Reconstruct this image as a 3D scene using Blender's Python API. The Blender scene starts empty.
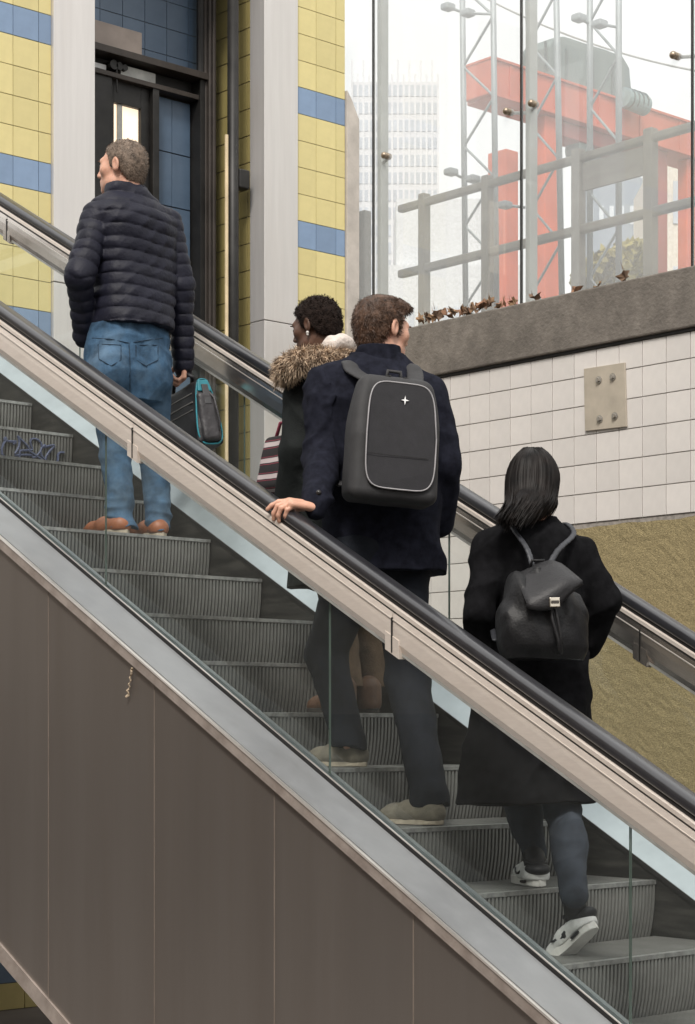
import bpy, bmesh, math, random
import numpy as np
from mathutils import Vector, Matrix
random.seed(7); np.random.seed(7)
R = math.radians
SC = bpy.context.scene
COL = SC.collection
# ------------------------------------------------------------------ camera, sky, sun, exposure
FPX, YH, CX = 1971.0, 728.0, 347.5          # focal length in pixels, horizon row, centre column
TH, AL, EYE = R(42.0), R(28.5), 1.55        # heading to the right of +Y, escalator pitch, eye height
TA = math.tan(AL)
cam_d = bpy.data.cameras.new('camera'); cam = bpy.data.objects.new('camera', cam_d); COL.objects.link(cam)
cam.location = (0, 0, EYE); cam.rotation_euler = (R(90), 0, -TH)
cam_d.sensor_fit = 'VERTICAL'; cam_d.sensor_height = 36; cam_d.sensor_width = 36*695/1024
cam_d.lens = 36*FPX/1024; cam_d.shift_y = (YH-512)/1024
cam_d.clip_start = 0.1; cam_d.clip_end = 9000
SC.camera = cam
W = bpy.data.worlds.new('World'); SC.world = W; W.use_nodes = True
wn = W.node_tree; wn.nodes.clear()
sky = wn.nodes.new('ShaderNodeTexSky'); sky.sky_type = 'NISHITA'; sky.sun_disc = False
SUN_EL, SUN_AZ = R(48), R(-128)             # azimuth measured from +Y towards +X: light from behind the camera's left
sky.sun_elevation = SUN_EL; sky.sun_rotation = SUN_AZ
sky.air_density = 1.0; sky.dust_density = 6.0; sky.ozone_density = 1.0
hs = wn.nodes.new('ShaderNodeHueSaturation'); hs.inputs['Saturation'].default_value = 0.35
bg = wn.nodes.new('ShaderNodeBackground'); bg.inputs[1].default_value = 0.15
wo = wn.nodes.new('ShaderNodeOutputWorld')
ov = wn.nodes.new('ShaderNodeMix'); ov.data_type = 'RGBA'; ov.inputs['Factor'].default_value = .8; ov.inputs[7].default_value = (6.7, 6.6, 6.4, 1)   # even overcast layer
wn.links.new(sky.outputs[0], hs.inputs['Color']); wn.links.new(hs.outputs[0], ov.inputs[6]); wn.links.new(ov.outputs[2], bg.inputs[0]); wn.links.new(bg.outputs[0], wo.inputs[0])
sl = bpy.data.lights.new('sun', 'SUN'); sl.energy = 1.9; sl.angle = R(12); sl.color = (1, .95, .88)
so = bpy.data.objects.new('sun', sl); COL.objects.link(so)
sd = Vector((math.sin(SUN_AZ)*math.cos(SUN_EL), math.cos(SUN_AZ)*math.cos(SUN_EL), math.sin(SUN_EL)))
so.rotation_euler = (-sd).to_track_quat('-Z', 'Y').to_euler(); so.location = (0, 0, 40)
vs = SC.view_settings; vs.view_transform = 'Standard'; vs.look = 'None'; vs.exposure = 0.55; vs.gamma = 1
try: vs.use_curve_mapping = False
except Exception: pass
SC.cycles.max_bounces = 7; SC.cycles.diffuse_bounces = 3; SC.cycles.glossy_bounces = 4; SC.cycles.transparent_max_bounces = 24
# ------------------------------------------------------------------ pixel helpers (direction only; the distance is given by a plane)
cT, sT = math.cos(TH), math.sin(TH)
def ray(px, py):
    x = (px-CX)/FPX
    return Vector((x*cT+sT, -x*sT+cT, (YH-py)/FPX))
def atX(px, py, X):
    r = ray(px, py); return r*(X/r.x)+Vector((0, 0, EYE))
def atY(px, py, Y):
    r = ray(px, py); return r*(Y/r.y)+Vector((0, 0, EYE))
def atD(px, py, d): return ray(px, py)*d+Vector((0, 0, EYE))
def zn(Y): return 3.34-(9.295-Y)*TA           # line of the step noses
# ------------------------------------------------------------------ materials
MATS = {}
def mat(name, col, rough=.6, metal=0., var=.12, scale=6., bump=0., bscale=60., stretch=(1, 1, 1), spec=.5,
        dirt=0., dirtcol=(.05, .045, .04), dscale=2.5, sheen=0., coat=0., rvar=0.):
    if name in MATS: return MATS[name]
    m = bpy.data.materials.new(name); m.use_nodes = True; nt = m.node_tree; N = nt.nodes; L = nt.links
    b = N['Principled BSDF']; b.inputs['Roughness'].default_value = rough; b.inputs['Metallic'].default_value = metal
    b.inputs['Specular IOR Level'].default_value = spec
    if sheen: b.inputs['Sheen Weight'].default_value = sheen; b.inputs['Sheen Roughness'].default_value = .5
    if coat: b.inputs['Coat Weight'].default_value = coat; b.inputs['Coat Roughness'].default_value = .15
    tc = N.new('ShaderNodeTexCoord'); mp = N.new('ShaderNodeMapping'); mp.inputs['Scale'].default_value = stretch
    L.new(tc.outputs['Object'], mp.inputs['Vector'])
    n = N.new('ShaderNodeTexNoise'); n.inputs['Scale'].default_value = scale; n.inputs['Detail'].default_value = 6; n.inputs['Roughness'].default_value = .6
    L.new(mp.outputs[0], n.inputs['Vector'])
    rp = N.new('ShaderNodeValToRGB')
    a = [max(0, c*(1-var*1.6)) for c in col]; e = [min(1, c*(1+var*1.6)) for c in col]
    rp.color_ramp.elements[0].position = .3; rp.color_ramp.elements[0].color = (*a, 1)
    rp.color_ramp.elements[1].position = .7; rp.color_ramp.elements[1].color = (*e, 1)
    L.new(n.outputs['Fac'], rp.inputs[0]); out = rp.outputs[0]
    if dirt:
        d = N.new('ShaderNodeTexNoise'); d.inputs['Scale'].default_value = dscale; d.inputs['Detail'].default_value = 8; d.inputs['Roughness'].default_value = .65
        L.new(mp.outputs[0], d.inputs['Vector'])
        dr = N.new('ShaderNodeValToRGB'); dr.color_ramp.elements[0].position = .45; dr.color_ramp.elements[1].position = .75
        dr.color_ramp.elements[1].color = (dirt, dirt, dirt, 1)
        L.new(d.outputs['Fac'], dr.inputs[0])
        mx = N.new('ShaderNodeMix'); mx.data_type = 'RGBA'; L.new(dr.outputs[0], mx.inputs['Factor'])
        L.new(out, mx.inputs[6]); mx.inputs[7].default_value = (*dirtcol, 1); out = mx.outputs[2]
    L.new(out, b.inputs['Base Color'])
    if rvar:
        mr = N.new('ShaderNodeMapRange'); mr.inputs[3].default_value = max(0.02, rough-rvar); mr.inputs[4].default_value = min(1, rough+rvar)
        L.new(n.outputs['Fac'], mr.inputs[0]); L.new(mr.outputs[0], b.inputs['Roughness'])
    if bump:
        n2 = N.new('ShaderNodeTexNoise'); n2.inputs['Scale'].default_value = bscale; n2.inputs['Detail'].default_value = 4
        L.new(mp.outputs[0], n2.inputs['Vector'])
        bp = N.new('ShaderNodeBump'); bp.inputs['Strength'].default_value = bump; bp.inputs['Distance'].default_value = .01
        L.new(n2.outputs['Fac'], bp.inputs['Height']); L.new(bp.outputs[0], b.inputs['Normal'])
    MATS[name] = m; return m
def rand_tint(m, amt=.12):
    """each object gets a slightly different tone"""
    nt = m.node_tree; N = nt.nodes; L = nt.links; b = N['Principled BSDF']
    src = b.inputs['Base Color'].links[0].from_socket
    oi = N.new('ShaderNodeObjectInfo'); mr = N.new('ShaderNodeMapRange'); mr.inputs[3].default_value = 1-amt; mr.inputs[4].default_value = 1+amt
    L.new(oi.outputs['Random'], mr.inputs[0]); h = N.new('ShaderNodeHueSaturation')
    L.new(mr.outputs[0], h.inputs['Value']); L.new(src, h.inputs['Color']); L.new(h.outputs[0], b.inputs['Base Color'])
    return m
def glass_mat(name, tint=(.93, .97, .95), ior=1.62, dust_veil=0., dust_veil_col=(.8, .82, .82), dscale=1.2, rough=.0, dmin=.3):
    m = bpy.data.materials.new(name); m.use_nodes = True; nt = m.node_tree; N = nt.nodes; L = nt.links; N.clear()
    o = N.new('ShaderNodeOutputMaterial'); tr = N.new('ShaderNodeBsdfTransparent'); tr.inputs[0].default_value = (*tint, 1)
    gl = N.new('ShaderNodeBsdfGlossy'); gl.inputs['Roughness'].default_value = rough; gl.inputs[0].default_value = (.95, 1, .98, 1)
    fr = N.new('ShaderNodeFresnel'); fr.inputs[0].default_value = ior
    ge = N.new('ShaderNodeNewGeometry'); iv = N.new('ShaderNodeMath'); iv.operation = 'SUBTRACT'; iv.inputs[0].default_value = 1; L.new(ge.outputs['Backfacing'], iv.inputs[1])
    mu = N.new('ShaderNodeMath'); mu.operation = 'MULTIPLY'; L.new(fr.outputs[0], mu.inputs[0]); L.new(iv.outputs[0], mu.inputs[1])
    mx = N.new('ShaderNodeMixShader'); L.new(mu.outputs[0], mx.inputs[0]); L.new(tr.outputs[0], mx.inputs[1]); L.new(gl.outputs[0], mx.inputs[2])
    out = mx.outputs[0]
    if dust_veil:                                        # pale film that scatters light: grime plus a stand-in veil of reflections
        di = N.new('ShaderNodeBsdfDiffuse'); di.inputs[0].default_value = (*dust_veil_col, 1)
        tl = N.new('ShaderNodeBsdfTranslucent'); tl.inputs[0].default_value = (*dust_veil_col, 1)
        ad = N.new('ShaderNodeMixShader'); ad.inputs[0].default_value = .5; L.new(di.outputs[0], ad.inputs[1]); L.new(tl.outputs[0], ad.inputs[2])
        tc = N.new('ShaderNodeTexCoord'); n = N.new('ShaderNodeTexNoise'); n.inputs['Scale'].default_value = dscale; n.inputs['Detail'].default_value = 7
        mp = N.new('ShaderNodeMapping'); mp.inputs['Scale'].default_value = (1, 1, .5); L.new(tc.outputs['Object'], mp.inputs[0]); L.new(mp.outputs[0], n.inputs['Vector'])
        mr = N.new('ShaderNodeMapRange'); mr.inputs[1].default_value = .3; mr.inputs[2].default_value = .7
        mr.inputs[3].default_value = dust_veil*dmin; mr.inputs[4].default_value = dust_veil; L.new(n.outputs['Fac'], mr.inputs[0])
        m2 = N.new('ShaderNodeMixShader'); L.new(mr.outputs[0], m2.inputs[0]); L.new(out, m2.inputs[1]); L.new(ad.outputs[0], m2.inputs[2]); out = m2.outputs[0]
    L.new(out, o.inputs[0]); MATS[name] = m; return m
# ------------------------------------------------------------------ object helpers
def tag(o, label=None, cat=None, group=None, kind=None):
    if label: o['label'] = label
    if cat: o['category'] = cat
    if group: o['group'] = group
    if kind: o['kind'] = kind
    return o
def empty(name, loc, label=None, cat=None, group=None):
    o = bpy.data.objects.new(name, None); COL.objects.link(o); o.location = loc; o.empty_display_size = .1
    return tag(o, label, cat, group)
def link(name, me, m=None, parent=None, loc=(0, 0, 0)):
    """mesh in world coordinates unless loc is given; parents are unrotated, unscaled"""
    o = bpy.data.objects.new(name, me); COL.objects.link(o)
    if m is not None and not me.materials: me.materials.append(m)
    o.location = loc
    if parent is not None:
        o.parent = parent
        p = parent; off = Vector(p.location)
        while p.parent: p = p.parent; off += Vector(p.location)
        o.location = Vector(loc)-off
    return o
class MB:
    def __init__(s): s.bm = bmesh.new()
    def box(s, lo, hi, bev=0, M=None):
        r = bmesh.ops.create_cube(s.bm, size=1); v = r['verts']
        for q in v: q.co = Vector([lo[i]+(q.co[i]+.5)*(hi[i]-lo[i]) for i in range(3)])
        if M is not None: bmesh.ops.transform(s.bm, matrix=M, verts=v)
        if bev:
            es = list({e for q in v for e in q.link_edges}); bmesh.ops.bevel(s.bm, geom=es, offset=bev, segments=2, affect='EDGES', profile=.5)
        return s
    def bar(s, a, b, r, n=8, r2=None, w=None):
        a = Vector(a); b = Vector(b); d = b-a
        ret = bmesh.ops.create_cone(s.bm, cap_ends=True, segments=n, radius1=r, radius2=r if r2 is None else r2, depth=d.length)
        q = d.to_track_quat('Z', 'Y').to_matrix().to_4x4()
        bmesh.ops.transform(s.bm, matrix=Matrix.Translation((a+b)/2) @ q @ (Matrix.Rotation(R(45), 4, 'Z') if n == 4 else Matrix()), verts=ret['verts']); return s
    def ball(s, c, r, seg=12, M=None):
        ret = bmesh.ops.create_uvsphere(s.bm, u_segments=seg, v_segments=max(6, seg*2//3), radius=1)
        rr = r if hasattr(r, '__len__') else (r, r, r)
        T = Matrix.Translation(c) @ (M if M is not None else Matrix()) @ Matrix.Diagonal((*rr, 1))
        bmesh.ops.transform(s.bm, matrix=T, verts=ret['verts']); return s
    def face(s, pts): s.bm.faces.new([s.bm.verts.new(p) for p in pts]); return s
    def prism(s, pts, d, bev=0):
        """closed polygon pts extruded by vector d"""
        a = [s.bm.verts.new(p) for p in pts]; b = [s.bm.verts.new(Vector(p)+Vector(d)) for p in pts]; n = len(pts)
        fs = [s.bm.faces.new(a[::-1]), s.bm.faces.new(b)]
        for i in range(n): fs.append(s.bm.faces.new((a[i], a[(i+1) % n], b[(i+1) % n], b[i])))
        if bev:
            es = list({e for f in fs for e in f.edges}); bmesh.ops.bevel(s.bm, geom=es, offset=bev, segments=2, affect='EDGES', profile=.5)
        return s
    def tube(s, pts, r, n=8, closed=False):
        pts = [Vector(p) for p in pts]; rings = []; up = Vector((0, 0, 1)); prev = None
        for i, p in enumerate(pts):
            t = (pts[min(i+1, len(pts)-1)]-pts[max(i-1, 0)]).normalized()
            u = prev if prev is not None else (up if abs(t.z) < .9 else Vector((1, 0, 0)))
            u = (u-t*u.dot(t)).normalized(); prev = u; v = t.cross(u)
            rr = r[i] if hasattr(r, '__len__') else r
            if hasattr(rr, '__len__'): ra, rb = rr
            else: ra = rb = rr
            rings.append([s.bm.verts.new(p+u*ra*math.cos(2*math.pi*k/n)+v*rb*math.sin(2*math.pi*k/n)) for k in range(n)])
        for a, b in zip(rings, rings[1:]):
            for k in range(n): s.bm.faces.new((a[k], a[(k+1) % n], b[(k+1) % n], b[k]))
        s.bm.faces.new(rings[0][::-1]); s.bm.faces.new(rings[-1]); return s
    def mesh(s, name, smooth=False):
        bmesh.ops.recalc_face_normals(s.bm, faces=s.bm.faces[:])
        me = bpy.data.meshes.new(name); s.bm.to_mesh(me); s.bm.free()
        if smooth: me.polygons.foreach_set('use_smooth', [True]*len(me.polygons))
        return me
    def obj(s, name, m, parent=None, smooth=False): return link(name, s.mesh(name, smooth), m, parent)
def zpath(Y): return zn(min(max(Y, 3.3), 10.7))
YS = [1.9, 3.3, 10.7, 12.6]
def incl(prof, Y0, Y1, name, m, parent, smooth=False):
    """cross-section polygon (X, height above the nose line) swept up the incline"""
    ys = [Y0]+[y for y in YS if Y0 < y < Y1]+[Y1]
    mb = MB(); rings = [[mb.bm.verts.new((x, y, zpath(y)+o)) for x, o in prof] for y in ys]; n = len(prof)
    for a, b in zip(rings, rings[1:]):
        for k in range(n): mb.bm.faces.new((a[k], a[(k+1) % n], b[(k+1) % n], b[k]))
    mb.bm.faces.new(rings[0][::-1]); mb.bm.faces.new(rings[-1])
    return mb.obj(name, m, parent, smooth)
def rect(x0, x1, o0, o1): return [(x0, o0), (x1, o0), (x1, o1), (x0, o1)]
# ------------------------------------------------------------------ materials of the place
M_clad = mat('bronze_cladding', (.27, .243, .222), .30, .75, var=.03, scale=1.1, stretch=(1, 5, .35), bump=.01, bscale=7, dirt=.4, dirtcol=(.22, .185, .16), dscale=.8, rvar=.05)
M_trim = mat('pinkish_trim', (.35, .30, .268), .5, .3, var=.12, scale=8, dirt=.6, dirtcol=(.16, .12, .1), dscale=9)
M_seam = mat('seam_strip', (.24, .20, .17), .5, .4, var=.1)
M_steel = mat('steel_warm_lit', (.74, .665, .60), .40, .45, var=.03, scale=20, stretch=(6, 1, 6), bump=.02, bscale=220, dirt=.25, dirtcol=(.58, .49, .42), dscale=3, rvar=.08)  # sky-lit brightness and warm reflection put into the near profile's colour
M_deck = mat('deck_steel', (.26, .268, .278), .42, .4, var=.05, scale=6, stretch=(2, .5, 2), bump=.02, bscale=160, dirt=.4, dirtcol=(.22, .217, .213), dscale=2.2, rvar=.08)
M_steel2 = mat('polished_steel', (.58, .54, .50), .2, .95, var=.04, scale=12, rvar=.05)  # same metal on the inner faces, kept as a darker mirror copy
M_bright = mat('polished_edge', (.70, .66, .62), .3, .8, var=.05)
M_idk = mat('inner_deck_steel', (.40, .45, .475), .3, .6, var=.06, scale=8, rvar=.05)
M_rail = mat('handrail_rubber', (.020, .020, .024), .30, 0, var=.12, scale=12, spec=.9, rvar=.05, coat=.25)
M_black = mat('black_gasket', (.012, .011, .011), .6)
M_skirt = mat('dark_skirt', (.014, .0135, .0125), .5, 0, var=.25, scale=5, stretch=(1, .5, 4), dirt=.5, dirtcol=(.09, .085, .075), dscale=5, bump=.05)
M_step = mat('step_aluminium', (.215, .215, .205), .5, .4, var=.1, scale=7, dirt=.4, dirtcol=(.14, .14, .13), dscale=5, rvar=.1)
M_stepdk = mat('step_groove', (.02, .02, .019), .8, 0, var=.2)
M_nose = mat('step_nose', (.33, .33, .32), .4, .7, var=.2, scale=30)
M_yel = rand_tint(mat('yellow_tile', (.61, .525, .245), .28, 0, var=.05, scale=5, bump=.015, bscale=8, dirt=.12, dirtcol=(.40, .34, .13), dscale=3), .06)
M_blu = rand_tint(mat('blue_tile', (.19, .27, .40), .3, 0, var=.07, scale=5, bump=.015, bscale=8, dirt=.2, dirtcol=(.17, .24, .34), dscale=3), .08)
M_wht = rand_tint(mat('white_tile', (.61, .58, .555), .33, 0, var=.05, scale=4, bump=.015, bscale=7, dirt=.22, dirtcol=(.5, .46, .41), dscale=2.5), .05)
M_grout = mat('grout', (.16, .14, .11), .9, 0, var=.2, scale=30)
M_groutw = mat('grey_grout', (.27, .245, .22), .9, 0, var=.2, scale=30)
M_col = mat('column_steel', (.62, .595, .575), .42, .5, var=.03, scale=5, stretch=(5, 5, .25), bump=.01, bscale=30, dirt=.25, dirtcol=(.50, .46, .43), dscale=2, rvar=.06)
M_conc = mat('weathered_concrete', (.175, .155, .135), .9, 0, var=.16, scale=9, bump=.6, bscale=45, dirt=.75, dirtcol=(.065, .056, .048), dscale=1.1)
M_plast = None
M_dark = mat('dark_metal', (.018, .017, .016), .5, .3, var=.3)
M_brown = mat('dark_brown_metal', (.042, .034, .029), .5, .3, var=.2)
M_galv = mat('galvanised', (.40, .40, .38), .6, .3, var=.15, scale=8, bump=.05, bscale=30)
M_wood = mat('grey_railing', (.17, .155, .13), .75, 0, var=.18, scale=6, stretch=(1, 1, 1), bump=.2, bscale=30)
M_red = mat('crane_red', (.56, .105, .04), .5, 0, var=.12, scale=1.2, dirt=.4, dirtcol=(.36, .10, .06), dscale=.8)
M_cgrey = mat('crane_grey', (.15, .19, .18), .6, 0, var=.1, scale=.8)
M_glass = glass_mat('balustrade_glass', (.962, .978, .97), 1.38, dust_veil=.025, dust_veil_col=(.6, .62, .6))
M_gedge = mat('glass_edge', (.07, .10, .085), .25, 0, var=.1, spec=.8)
def plaster():
    m = mat('pebble_plaster', (.265, .215, .112), .95, 0, var=.22, scale=75, bump=.7, bscale=140, dirt=.35, dirtcol=(.22, .17, .085), dscale=1.2); return m
M_plast = plaster()
M_floor = mat('court_paving', (.115, .10, .09), .85, 0, var=.12, scale=1.5, bump=.1, bscale=20)
M_asph = mat('street_paving', (.19, .18, .17), .9, 0, var=.15, scale=1, bump=.1)
# ------------------------------------------------------------------ ground
mb = MB(); mb.face([(-3000, -3000, 0), (3000, -3000, 0), (3000, 3000, 0), (-3000, 3000, 0)])
tag(mb.obj('ground', M_floor), kind='structure')
mb = MB(); mb.face([(10.42, -3000, 4.6), (3000, -3000, 4.6), (3000, 3000, 4.6), (10.42, 3000, 4.6)])
tag(mb.obj('street', M_asph), kind='structure')
mb = MB(); mb.box((-5.4, -30, 0), (-5.0, 40, 9.0)); tag(mb.obj('added_reflection_wall', mat('reflection_wall_tone', (.31, .265, .22), .9, 0, var=.06, scale=.4)), kind='structure')  # wall added behind the camera to shape reflections in glass and steel
mb = MB(); mb.box((-4.998, -30, 0), (-4.9, 40, 1.7)); tag(mb.obj('added_reflection_base', mat('reflection_base_dark', (.13, .10, .085), .9, var=.1)), kind='structure')  # dark base added to darken the lower reflections on the cladding
mb = MB(); mb.box((2.5, 12.6, 3.85), (7.2, 26, 4.08)); tag(mb.obj('upper_landing', M_floor), kind='structure')
# ------------------------------------------------------------------ escalator
ESC = empty('escalator', (5.5, 3.3, 0), 'ascending escalator with steel and glass balustrades and brown metal side cladding', 'escalator')
def step_mesh():
    prof = [(.395, 0), (.02, 0), (.004, -.002), (0, -.008), (.001, -.05), (.004, -.10), (.011, -.15), (.022, -.20), (.028, -.222)]
    nrm = []
    for i, p in enumerate(prof):
        a = prof[max(i-1, 0)]; b = prof[min(i+1, len(prof)-1)]; t = Vector((b[0]-a[0], b[1]-a[1])).normalized(); nrm.append((t[1], -t[0]))
    V = []; F = []; MI = []
    def strip(x0, x1, h, mi, w=None):
        b = len(V)
        for (y, z), (ny, nz) in zip(prof, nrm):
            V.append((x0, y+ny*h, z+nz*h)); V.append((x1, y+ny*h, z+nz*h))
        for i in range(len(prof)-1): F.append((b+2*i, b+2*i+1, b+2*i+3, b+2*i+2)); MI.append(mi)
    def rib(x0, x1, h):
        b = len(V)
        for (y, z), (ny, nz) in zip(prof, nrm):
            for x, hh in ((x0, -.001), (x0, h), (x1, h), (x1, -.001)): V.append((x, y+ny*hh, z+nz*hh))
        for i in range(len(prof)-1):
            for k in range(3): F.append((b+4*i+k, b+4*i+k+1, b+4*i+k+5, b+4*i+k+4)); MI.append(0)
    strip(0, 1, 0, 1)
    n = 50
    for i in range(n): x = (i+.5)/n; rib(x-.0052, x+.0052, -.009 if False else .009)
    b = len(V)                                             # nose strip
    V.extend([(0.002, -.0125, -.006), (.998, -.0125, -.006), (.998, -.0115, .009), (.002, -.0115, .009), (.998, .010, .0105), (.002, .010, .0105), (0.002, -.004, -.010), (.998, -.004, -.010)])
    for f in ((0, 1, 2, 3), (3, 2, 4, 5), (6, 7, 1, 0)): F.append(tuple(b+q for q in f)); MI.append(2)
    me = bpy.data.meshes.new('step'); me.from_pydata(V, [], F)
    for m in (M_step, M_stepdk, M_nose): me.materials.append(m)
    me.polygons.foreach_set('material_index', MI)
    bm = bmesh.new(); bm.from_mesh(me); bmesh.ops.recalc_face_normals(bm, faces=bm.faces[:]); bm.to_mesh(me); bm.free(); return me
SM = step_mesh()
for k in range(-3, 15):
    Y = 9.295-.4*k; link('step', SM, None, ESC, (5.01, Y, zn(Y)))
GRX = []
# core under the steps
incl([(4.66, -1.6), (6.36, -1.6), (6.36, -.30), (4.66, -.30)], 2.9, 12.0, 'truss_body', M_dark, ESC)
# outer side facing the camera
seams = [3.35, 4.08, 4.80, 5.532, 6.268, 7.017, 7.75, 8.5, 9.25, 10.0, 10.7]
def panelY(Y0, Y1, x0, x1, o0, o1, name, m):
    mb = MB(); mb.prism([(x0, Y0, max(0.002, zpath(Y0)+o0)), (x0, Y1, max(0.002, zpath(Y1)+o0)), (x0, Y1, zpath(Y1)+o1), (x0, Y0, zpath(Y0)+o1)], (x1-x0, 0, 0)); return mb.obj(name, m, ESC)
for a, b in zip(seams, seams[1:]):
    panelY(a+.0025, b-.0025, 4.622, 4.66, -1.70, .045, 'cladding_panel', M_clad)
    panelY(b-.0028, b+.0028, 4.6205, 4.655, -1.69, .04, 'panel_joint_strip', M_seam)
incl(rect(4.612, 4.66, -1.768, -1.692), 6.4, 11.9, 'lower_trim', M_trim, ESC)
incl([(4.602, .036), (4.66, .036), (4.66, .079), (4.602, .079)], 2.5, 12, 'deck_trim', M_trim, ESC)
incl([(4.598, .081), (4.614, .081), (4.614, .0885), (4.600, .088)], 2.5, 12, 'deck_edge', M_bright, ESC)
incl([(4.616, .06), (4.79, .07), (4.79, .113), (4.616, .093)], 2.5, 12, 'outer_deck', M_deck, ESC)
incl([(4.792, .07), (4.806, .07), (4.806, .128), (4.794, .128)], 2.5, 12, 'glass_gasket', M_black, ESC)
incl([(4.7935, .1285), (4.800, .1285), (4.800, .132), (4.7935, .132)], 2.5, 12, 'gasket_edge', M_bright, ESC)
# inner side near
incl([(4.84, -.02), (4.985, -.10), (5.0, -.10), (5.0, .03), (4.84, .12)], 2.5, 12, 'inner_deck', M_idk, ESC)
# far side
incl([(6.018, -.30), (6.05, -.30), (6.05, .045), (6.018, .045)], 2.5, 12, 'skirt_panel', M_skirt, ESC)
incl([(5.002, -.30), (4.97, -.30), (4.97, -.02), (5.002, -.02)], 2.5, 12, 'skirt_panel', M_skirt, ESC)
incl([(6.016, .047), (6.05, -.03), (6.165, .0), (6.165, .155), (6.155, .155)], 2.5, 12, 'inner_deck', M_idk, ESC)
incl([(6.010, .030), (6.018, .030), (6.018, .047), (6.010, .047)], 2.5, 12, 'skirt_brush', M_black, ESC)
incl(rect(6.20, 6.38, .05, .11), 2.5, 12, 'outer_deck', M_deck, ESC)
incl(rect(6.345, 6.385, -1.7, .048), 2.9, 12, 'cladding_panel', M_clad, ESC)
# glass panels
def glass_panel(Y0, Y1, x, t=.010):
    mb = MB(); ys = [Y0]+[y for y in YS if Y0 < y < Y1]+[Y1]
    lo = [(x, y, zpath(y)+.09) for y in ys]; hi = [(x, y, zpath(y)+.95) for y in ys]
    mb.prism(lo+hi[::-1], (t, 0, 0)); g = mb.obj('glass_panel', M_glass, ESC)
    for y in (Y0, Y1):                                    # ground edges look dark green
        mb = MB(); mb.box((x+.0035, y-.0015, zpath(y)+.13), (x+t-.0035, y+.0015, zpath(y)+.94)); mb.obj('glass_edge', M_gedge, g)
for a, b in zip([2.6, 4.02, 5.45, 6.88, 8.32, 9.75, 11.2], [4.02, 5.45, 6.88, 8.32, 9.75, 11.2, 12.4]): glass_panel(a+.003, b-.003, 4.815)
for a, b in zip([3.3, 4.75, 6.19, 7.63, 9.07, 10.5], [4.75, 6.19, 7.63, 9.07, 10.5, 12.4]): glass_panel(a+.003, b-.003, 6.175)
# handrails, profiles
def rail(xc, sgn, near):
    prof = []
    for k in range(24):
        a = 2*math.pi*k/24; cx_, sy = math.cos(a), math.sin(a)
        prof.append((xc+.037*math.copysign(abs(cx_)**.7, cx_), .977+.028*math.copysign(abs(sy)**.75, sy)))
    incl(prof, 2.2, 12.5, 'handrail', M_rail, ESC, True)
    A = lambda x0, x1, o0, o1: rect(min(xc+sgn*x0, xc+sgn*x1), max(xc+sgn*x0, xc+sgn*x1), o0, o1)
    incl(A(-.024, .024, .938, .950), 2.3, 12.4, 'rail_gap', M_black, ESC)
    # sgn points to the outside of the escalator
    for s in (1, -1):
        n1 = sgn*s
        P = lambda *pts: [(xc+n1*x, o) for x, o in pts]
        incl(P((.008, .919), (.036, .919), (.036, .934), (.030, .938), (.008, .938)), 2.3, 12.4, 'upper_strip', M_steel, ESC)
        incl(P((.008, .910), (.031, .910), (.031, .919), (.008, .919)), 2.3, 12.4, 'strip_groove', M_black, ESC)
        for y0, y1 in zip([2.3, 3.51, 5.07, 6.63, 8.19, 9.75], [3.51, 5.07, 6.63, 8.19, 9.75, 12.4]):
            incl(P((.012, .885), (.041, .885), (.0445, .886), (.0445, .890), (.041, .891), (.012, .891)), y0+.002, y1-.002, 'profile_lip', M_bright, ESC)
            incl(P((.012, .788), (.030, .788), (.042, .815), (.0425, .86), (.0415, .8848), (.012, .8848)), y0+.002, y1-.002, 'balustrade_profile', M_steel if (sgn*s < 0) == (xc < 5.5) and xc < 5.5 else M_steel2, ESC)
            incl(P((.012, .8912), (.041, .8912), (.039, .9098), (.012, .9098)), y0+.002, y1-.002, 'balustrade_profile', M_steel if (sgn*s < 0) == (xc < 5.5) and xc < 5.5 else M_steel2, ESC)
            incl(P((.012, .775), (.028, .775), (.030, .7875), (.012, .7875)), y0+.03, y1-.03, 'profile_lower_edge', M_galv, ESC)
            z = zpath(y1); mb = MB()
            mb.prism([(xc+n1*.0445, y1-.035, zpath(y1-.035)+.83), (xc+n1*.0445, y1-.035, zpath(y1-.035)+.765), (xc+n1*.0445, y1+.035, zpath(y1+.035)+.765), (xc+n1*.0445, y1+.035, zpath(y1+.035)+.83)], (-n1*.03, 0, 0))
            mb.obj('clamp_tab', M_steel if n1 < 0 and xc < 5.5 else M_steel2, ESC)
            mb = MB(); mb.prism([(xc+n1*.0462, y1-.003, z+.895), (xc+n1*.0462, y1-.003, z+.77), (xc+n1*.0462, y1+.003, z+.77), (xc+n1*.0462, y1+.003, z+.895)], (-n1*.03, 0, 0)); mb.obj('joint_slit', M_dark, ESC)
rail(4.82, -1, True); rail(6.18, 1, False)
# scribble on a riser
Yg = 9.295-.4; zg = zn(Yg); pts = []
for i in range(90):
    t = i/89; a = t*2*math.pi*4
    pts.append((5.58+.32*t+.05*math.cos(a)+.02*math.sin(3*a), Yg-.0125, zg-.10+.055*math.sin(a)*(1-.3*t)+.02*math.cos(2.3*a)))
g = MB().tube(pts, .007, 5).obj('graffiti_scribble', mat('marker_blue', (.06, .075, .14), .6), ESC)
pts = [(5.45+.5*i/12, Yg-.0125, zg-.175-.006*math.sin(i)) for i in range(13)]
MB().tube(pts, .005, 5).obj('graffiti_scribble', MATS['marker_blue'], ESC)
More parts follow.
